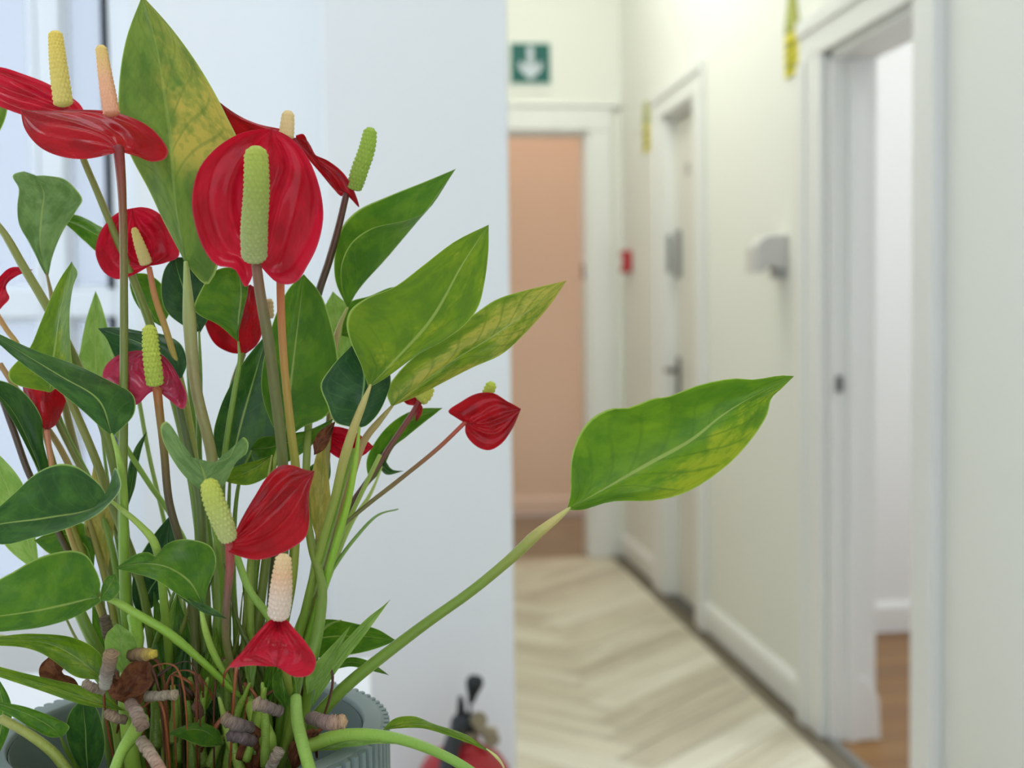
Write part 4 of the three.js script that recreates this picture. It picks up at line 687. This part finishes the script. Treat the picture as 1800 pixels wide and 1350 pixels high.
flower({ skin: 'red', z: [-8, -9.5], zl: -0.4, zr: -0.4, zm: -0.5, rib: 0.6, m: [490, 1086, 486, 1115, 484, 1140, 486, 1172], L: [490, 1086, 474, 1090, 450, 1115, 426, 1145, 403, 1172, 440, 1170, 486, 1172], R: [490, 1086, 504, 1090, 520, 1108, 540, 1132, 556, 1160, 548, 1184, 520, 1190, 486, 1172], sp: [499, 973, -9, 496, 1010, -9, 493, 1050, -8.8, 489, 1088, -8.4], sr: [12, 15, 18, 19, 18], sc: ['#f2d39a', '#efbf94', '#ecd2bc', '#ecd8c4'], knob: 1, st: [490, 1088, -7.8, 494, 1130, -7, 505, 1190, -5.5, 515, 1250, -4], str: [7, 8, 9] });

// -- stems crowding between the crowns and the flowers
stem([0, 690, 1, 25, 760, 1, 50, 830, 1, 85, 900, 1, 140, 1010, 0.5, 200, 1130, 0], [6, 6, 7], ['#5c4436', '#5e4c36', '#6f6c3c']);
stem([0, 640, 1.5, 40, 700, 1.5, 95, 770, 1.5, 135, 850, 1.2, 170, 960, 1, 205, 1110, 0], [5, 6, 7], ['#b08a5c', '#b09a5c', '#94a04c']);
stem([118, 690, -1, 165, 800, -1, 198, 890, -1, 240, 1000, -0.5, 265, 1120, 0], [7, 8, 8], OLIVE);
stem([80, 700, 2, 140, 820, 2, 190, 900, 1.5, 240, 1020, 1, 280, 1150, 0], [5, 5, 6], ['#8a8c48', '#7d9040']);
stem([310, 690, -1, 330, 780, -1, 350, 870, -1, 356, 980, -1, 360, 1120, -1], [6, 8, 9], ['#5c6a34', '#6b7a3a', '#7f9a44']);
stem([240, 680, 4, 262, 800, 4, 285, 900, 4, 310, 1020, 3, 330, 1150, 1], [4, 4, 5], ['#a8bc6c', '#98b058']);
stem([205, 760, 3, 262, 850, 3, 300, 905, 3, 345, 1000, 2, 370, 1130, 1], [5, 5, 6], ['#90b04c', '#8aac48']);
stem([330, 585, 3, 336, 700, 3, 352, 830, 2.5, 372, 980, 2, 385, 1140, 1], [5, 6, 7], ['#8eae4a', '#86a846']);
stem([545, 690, 2, 538, 880, -1, 548, 960, -2, 566, 1030, -2.5, 562, 1090, -3, 545, 1180, -3, 535, 1250, -2], [7, 7, 8, 10, 10, 12], ['#8c9c46', '#84923e', '#7a963c', '#7fa03e', '#a2bc58']);
stem([622, 790, 1, 580, 940, 1, 548, 1040, 0, 515, 1130, -1, 500, 1210, -1], [5, 6, 8], ['#90b44c', '#84a846']);
stem([668, 800, 2, 590, 960, 2, 555, 1030, 1, 520, 1110, 0, 495, 1190, 0], [4, 5, 6], ['#a8bc5c', '#8cab4c']);
stem([700, 895, 3, 665, 905, 3, 625, 945, 2.6, 585, 1000, 2, 545, 1070, 1, 510, 1170, 0], [1.2, 3, 4, 5, 6], ['#8aa468', '#84a64c', '#86a64a']);
stem([505, 740, 1.5, 450, 930, -2, 440, 1000, -1.5, 440, 1100, -1, 445, 1200, 0], [5, 7, 8], ['#98a850', '#8ca64a']);
stem([404, 940, -4, 440, 1040, -4.5, 470, 1080, -4.6, 500, 1140, -4, 515, 1220, -3], [6, 8, 9], ['#8eb04e', '#86a848']);
stem([478, 900, 0, 455, 1080, 0, 440, 1160, 0, 430, 1240, 0], [8, 9, 10], ['#7f8a3e', '#8a9a46']);
stem([600, 1090, 0, 575, 1100, 0, 545, 1130, -0.5, 520, 1190, -1], [1, 4, 5, 6], ['#8ca64a', '#86a648']);
stem([520, 1225, -5, 522, 1262, -6, 530, 1300, -7, 548, 1365, -8], [10, 11, 11, 11], ['#9cbc64', '#94b658', '#8fb250']);
stem([540, 1312, -4, 600, 1293, -4.5, 660, 1292, -5, 720, 1304, -5.6, 790, 1333, -6.4, 850, 1370, -7], [14, 11, 10, 9, 9], ['#a9c45c', '#9abf58', '#8bb04c', '#84ab4c']);
stem([250, 1262, -6, 235, 1290, -7, 215, 1320, -8, 195, 1370, -9], [14, 13, 10, 9], ['#b2cc6c', '#9dbf58', '#95b854']);
stem([0, 1262, -7, 50, 1290, -6.6, 95, 1325, -6.2, 125, 1365, -6], [8, 9, 10], ['#a9a860', '#a8ae5c', '#98a650']);
stem([0, 1122, -4, 60, 1135, -4, 120, 1160, -4, 180, 1200, -4], [7, 8, 9], ['#b8b96c', '#94ae4c']);
stem([118, 1030, -2, 165, 1130, -2, 190, 1180, -2, 215, 1240, -2], [10, 12, 14], ['#8ca64c', '#9ab456']);
stem([235, 1080, -4, 240, 1120, -4.5, 232, 1160, -4.8, 222, 1210, -5], [12, 14, 15, 14], ['#94bb44', '#a3c552', '#a5c35c']);
stem([440, 1230, -3, 455, 1270, -4, 468, 1300, -4, 470, 1340, -3], [12, 16, 18, 14], ['#a8c262', '#a0bc58', '#94ac50']);
seed = 99;
for (let i = 0; i < 40; i++) {
  const left = i % 3 === 0, x0 = left ? rr(185, 300) : rr(300, 500), y0 = rr(1190, 1290), x1 = x0 + rr(-110, 90) * (left ? 1.1 : 0.9), y1 = rr(985, 1090), z = rr(-1.5, 4);
  const c = [['#7f9a44', '#8ca84a'], ['#728c3c', '#7d9a42'], ['#8a8c46', '#84984a'], ['#9cb85a', '#94b050'], ['#66703a', '#74843e']][i % 5];
  stem([x1, y1, z + rr(-1, 1), lerp(x0, x1, 0.6) + rr(-8, 8), lerp(y0, y1, 0.55), z, lerp(x0, x1, 0.2), lerp(y0, y1, 0.25), z * 0.6, x0, y0, z * 0.3], [rr(0.6, 1.2), rr(3, 6), rr(6, 9), rr(8, 12)], c);
}
for (let i = 0; i < 26; i++) {                                   // young shoots low in the pot
  const x0 = rr(230, 500), y0 = rr(1290, 1370), x1 = x0 + rr(-40, 40), y1 = y0 - rr(60, 150), z = rr(-4.5, 0);
  stem([x1, y1, z - 0.5, (x0 + x1) / 2 + rr(-6, 6), (y0 + y1) / 2, z, x0, y0, z], [rr(2, 5), rr(6, 10), rr(7, 12)], [['#9ab650', '#8aa648'], ['#86a044', '#7a923e'], ['#a8bc60', '#94aa4c']][i % 3], 'shoot');
}
seed = 4242;
for (let i = 0; i < 18; i++) {                                   // narrow young leaves standing in the crowns
  const x0 = i % 3 ? rr(300, 470) : rr(200, 300), y0 = rr(1210, 1300), x1 = x0 + rr(-50, 40), y1 = y0 - rr(110, 210), w = rr(10, 20), z = rr(-3.5, 1.5), q = rr(-14, 14), xm = (x0 + x1) / 2 + q, ym = (y0 + y1) / 2;
  leaf({ skin: ['mid', 'bright', 'mid', 'pale', 'dark'][i % 5], z: [z, z + rr(-1, 1)], zl: rr(-0.5, 0.2), m: [x0, y0, xm, ym, x1, y1], L: [x0, y0, xm - w, ym + 10, x1, y1], R: [x0, y0, xm + w, ym + 4, x1, y1], wave: 0.8, pet: [x0, y0 - 8, z, x0 + 3, y0 + 22, z, x0 + rr(-4, 4), y0 + 60, z * 0.8], pr: [4, 5, 6] });
}
// -- cut root stubs, ringed and corky
const stubMat = new THREE.MeshStandardMaterial({ vertexColors: true, roughness: 0.9, map: tex(64, 256, (u, v) => { const n = fbm(u * 8, v * 30, 4), r = Math.abs(((v * 9 + 0.3 * noise(u * 6, v * 20, 2)) % 1) - 0.5) * 2; return mixc([138, 124, 108], [255, 252, 246], clamp01(0.1 + 1.4 * n - 0.4 * sstep(0.6, 0.95, r))); }) });
const stubs = [
  [[196, 1148, -8.5, 190, 1175, -8, 184, 1205, -7], [13, 12, 11], ['#a88c70', '#9a8a80', '#d8d4ca']], [[272, 1149, -8, 255, 1150, -7.5, 232, 1152, -6], [7, 11, 11], ['#d8c04a', '#a5885e', '#7a5a3e']],
  [[308, 1221, -7, 285, 1223, -6.5, 258, 1224, -6], [9, 8, 9], ['#b5a48c', '#c8bcaa', '#a89886']], [[250, 1277, -9, 242, 1258, -8.5, 230, 1236, -7], [12, 12, 11], ['#9c8272', '#b09c90', '#8c6e60']],
  [[148, 1200, -6.5, 162, 1208, -6.5, 182, 1214, -6], [8, 8, 8], ['#b8a894', '#9a8474', '#b0a294']], [[186, 1252, -6.5, 200, 1260, -6.5, 220, 1266, -6], [8, 9, 8], ['#a89078', '#b8a08a', '#8a7060']],
  [[286, 1360, -9.5, 268, 1330, -9, 248, 1302, -8], [10, 11, 11], ['#c89888', '#c8b09c', '#b0a08c']], [[392, 1262, -7, 412, 1272, -7, 440, 1280, -6], [11, 12, 11], ['#a08a70', '#8a7a78', '#6e5e5c']],
  [[402, 1292, -7, 422, 1296, -6.8, 445, 1302, -6], [11, 11, 10], ['#6e5e62', '#7a6a6c', '#6a5450']], [[448, 1236, -6.5, 470, 1243, -6.4, 494, 1252, -6], [12, 11, 10], ['#c0a890', '#8a7a74', '#7a6a64']],
  [[606, 1268, -6, 578, 1270, -6, 546, 1262, -5], [12, 13, 12], ['#d8b48c', '#a58a88', '#9a8a84']], [[492, 1318, -7, 484, 1332, -7, 474, 1352, -6.5], [10, 10, 9], ['#b0a090', '#9a8a7a', '#d0c8bc']],
  [[184, 1084, -3, 187, 1100, -3, 190, 1120, -3], [9, 10, 9], ['#7a6a5c', '#8a7868', '#7a6656']], [[345, 1240, -4, 355, 1270, -3, 360, 1300, -2], [9, 10, 10], ['#8a6a54', '#7a5a46', '#6a4a3a']],
];
stubs.forEach(([p, r, c], i) => { const q = triples(p); mesh('root_stub', tube(q.map((v) => loc(...v)), r.map((x) => pxr(x, q[0][2])), c, 14, { n: 40, lump: 0.38, ring: 0.03, seed: i, plain: true }), stubMat, plant); });
// -- dry brown bracts and fibres
for (let i = 0; i < 26; i++) {
  const x0 = i < 10 ? rr(195, 275) : rr(330, 560), y0 = i < 10 ? rr(1185, 1290) : rr(1190, 1340), a = rr(-1, 1), l = rr(35, 80), z = rr(-5.5, -2);
  stem([x0, y0, z, x0 + a * l * 0.3, y0 - l * 0.5, z - 0.4, x0 + a * l * 0.9 + rr(-12, 12), y0 - l * 0.85, z - 0.2, x0 + a * l * 1.3, y0 - l * 0.8 + rr(-10, 25), z - 0.4], [rr(1, 3), rr(2, 6), rr(2, 4), 0.6], [['#6e3a24', '#8a4a2c'], ['#8c4a30', '#a8623c'], ['#4e2c20', '#6a3c28']][i % 3], 'dry_fibre');
}
renderer.render(scene, camera);
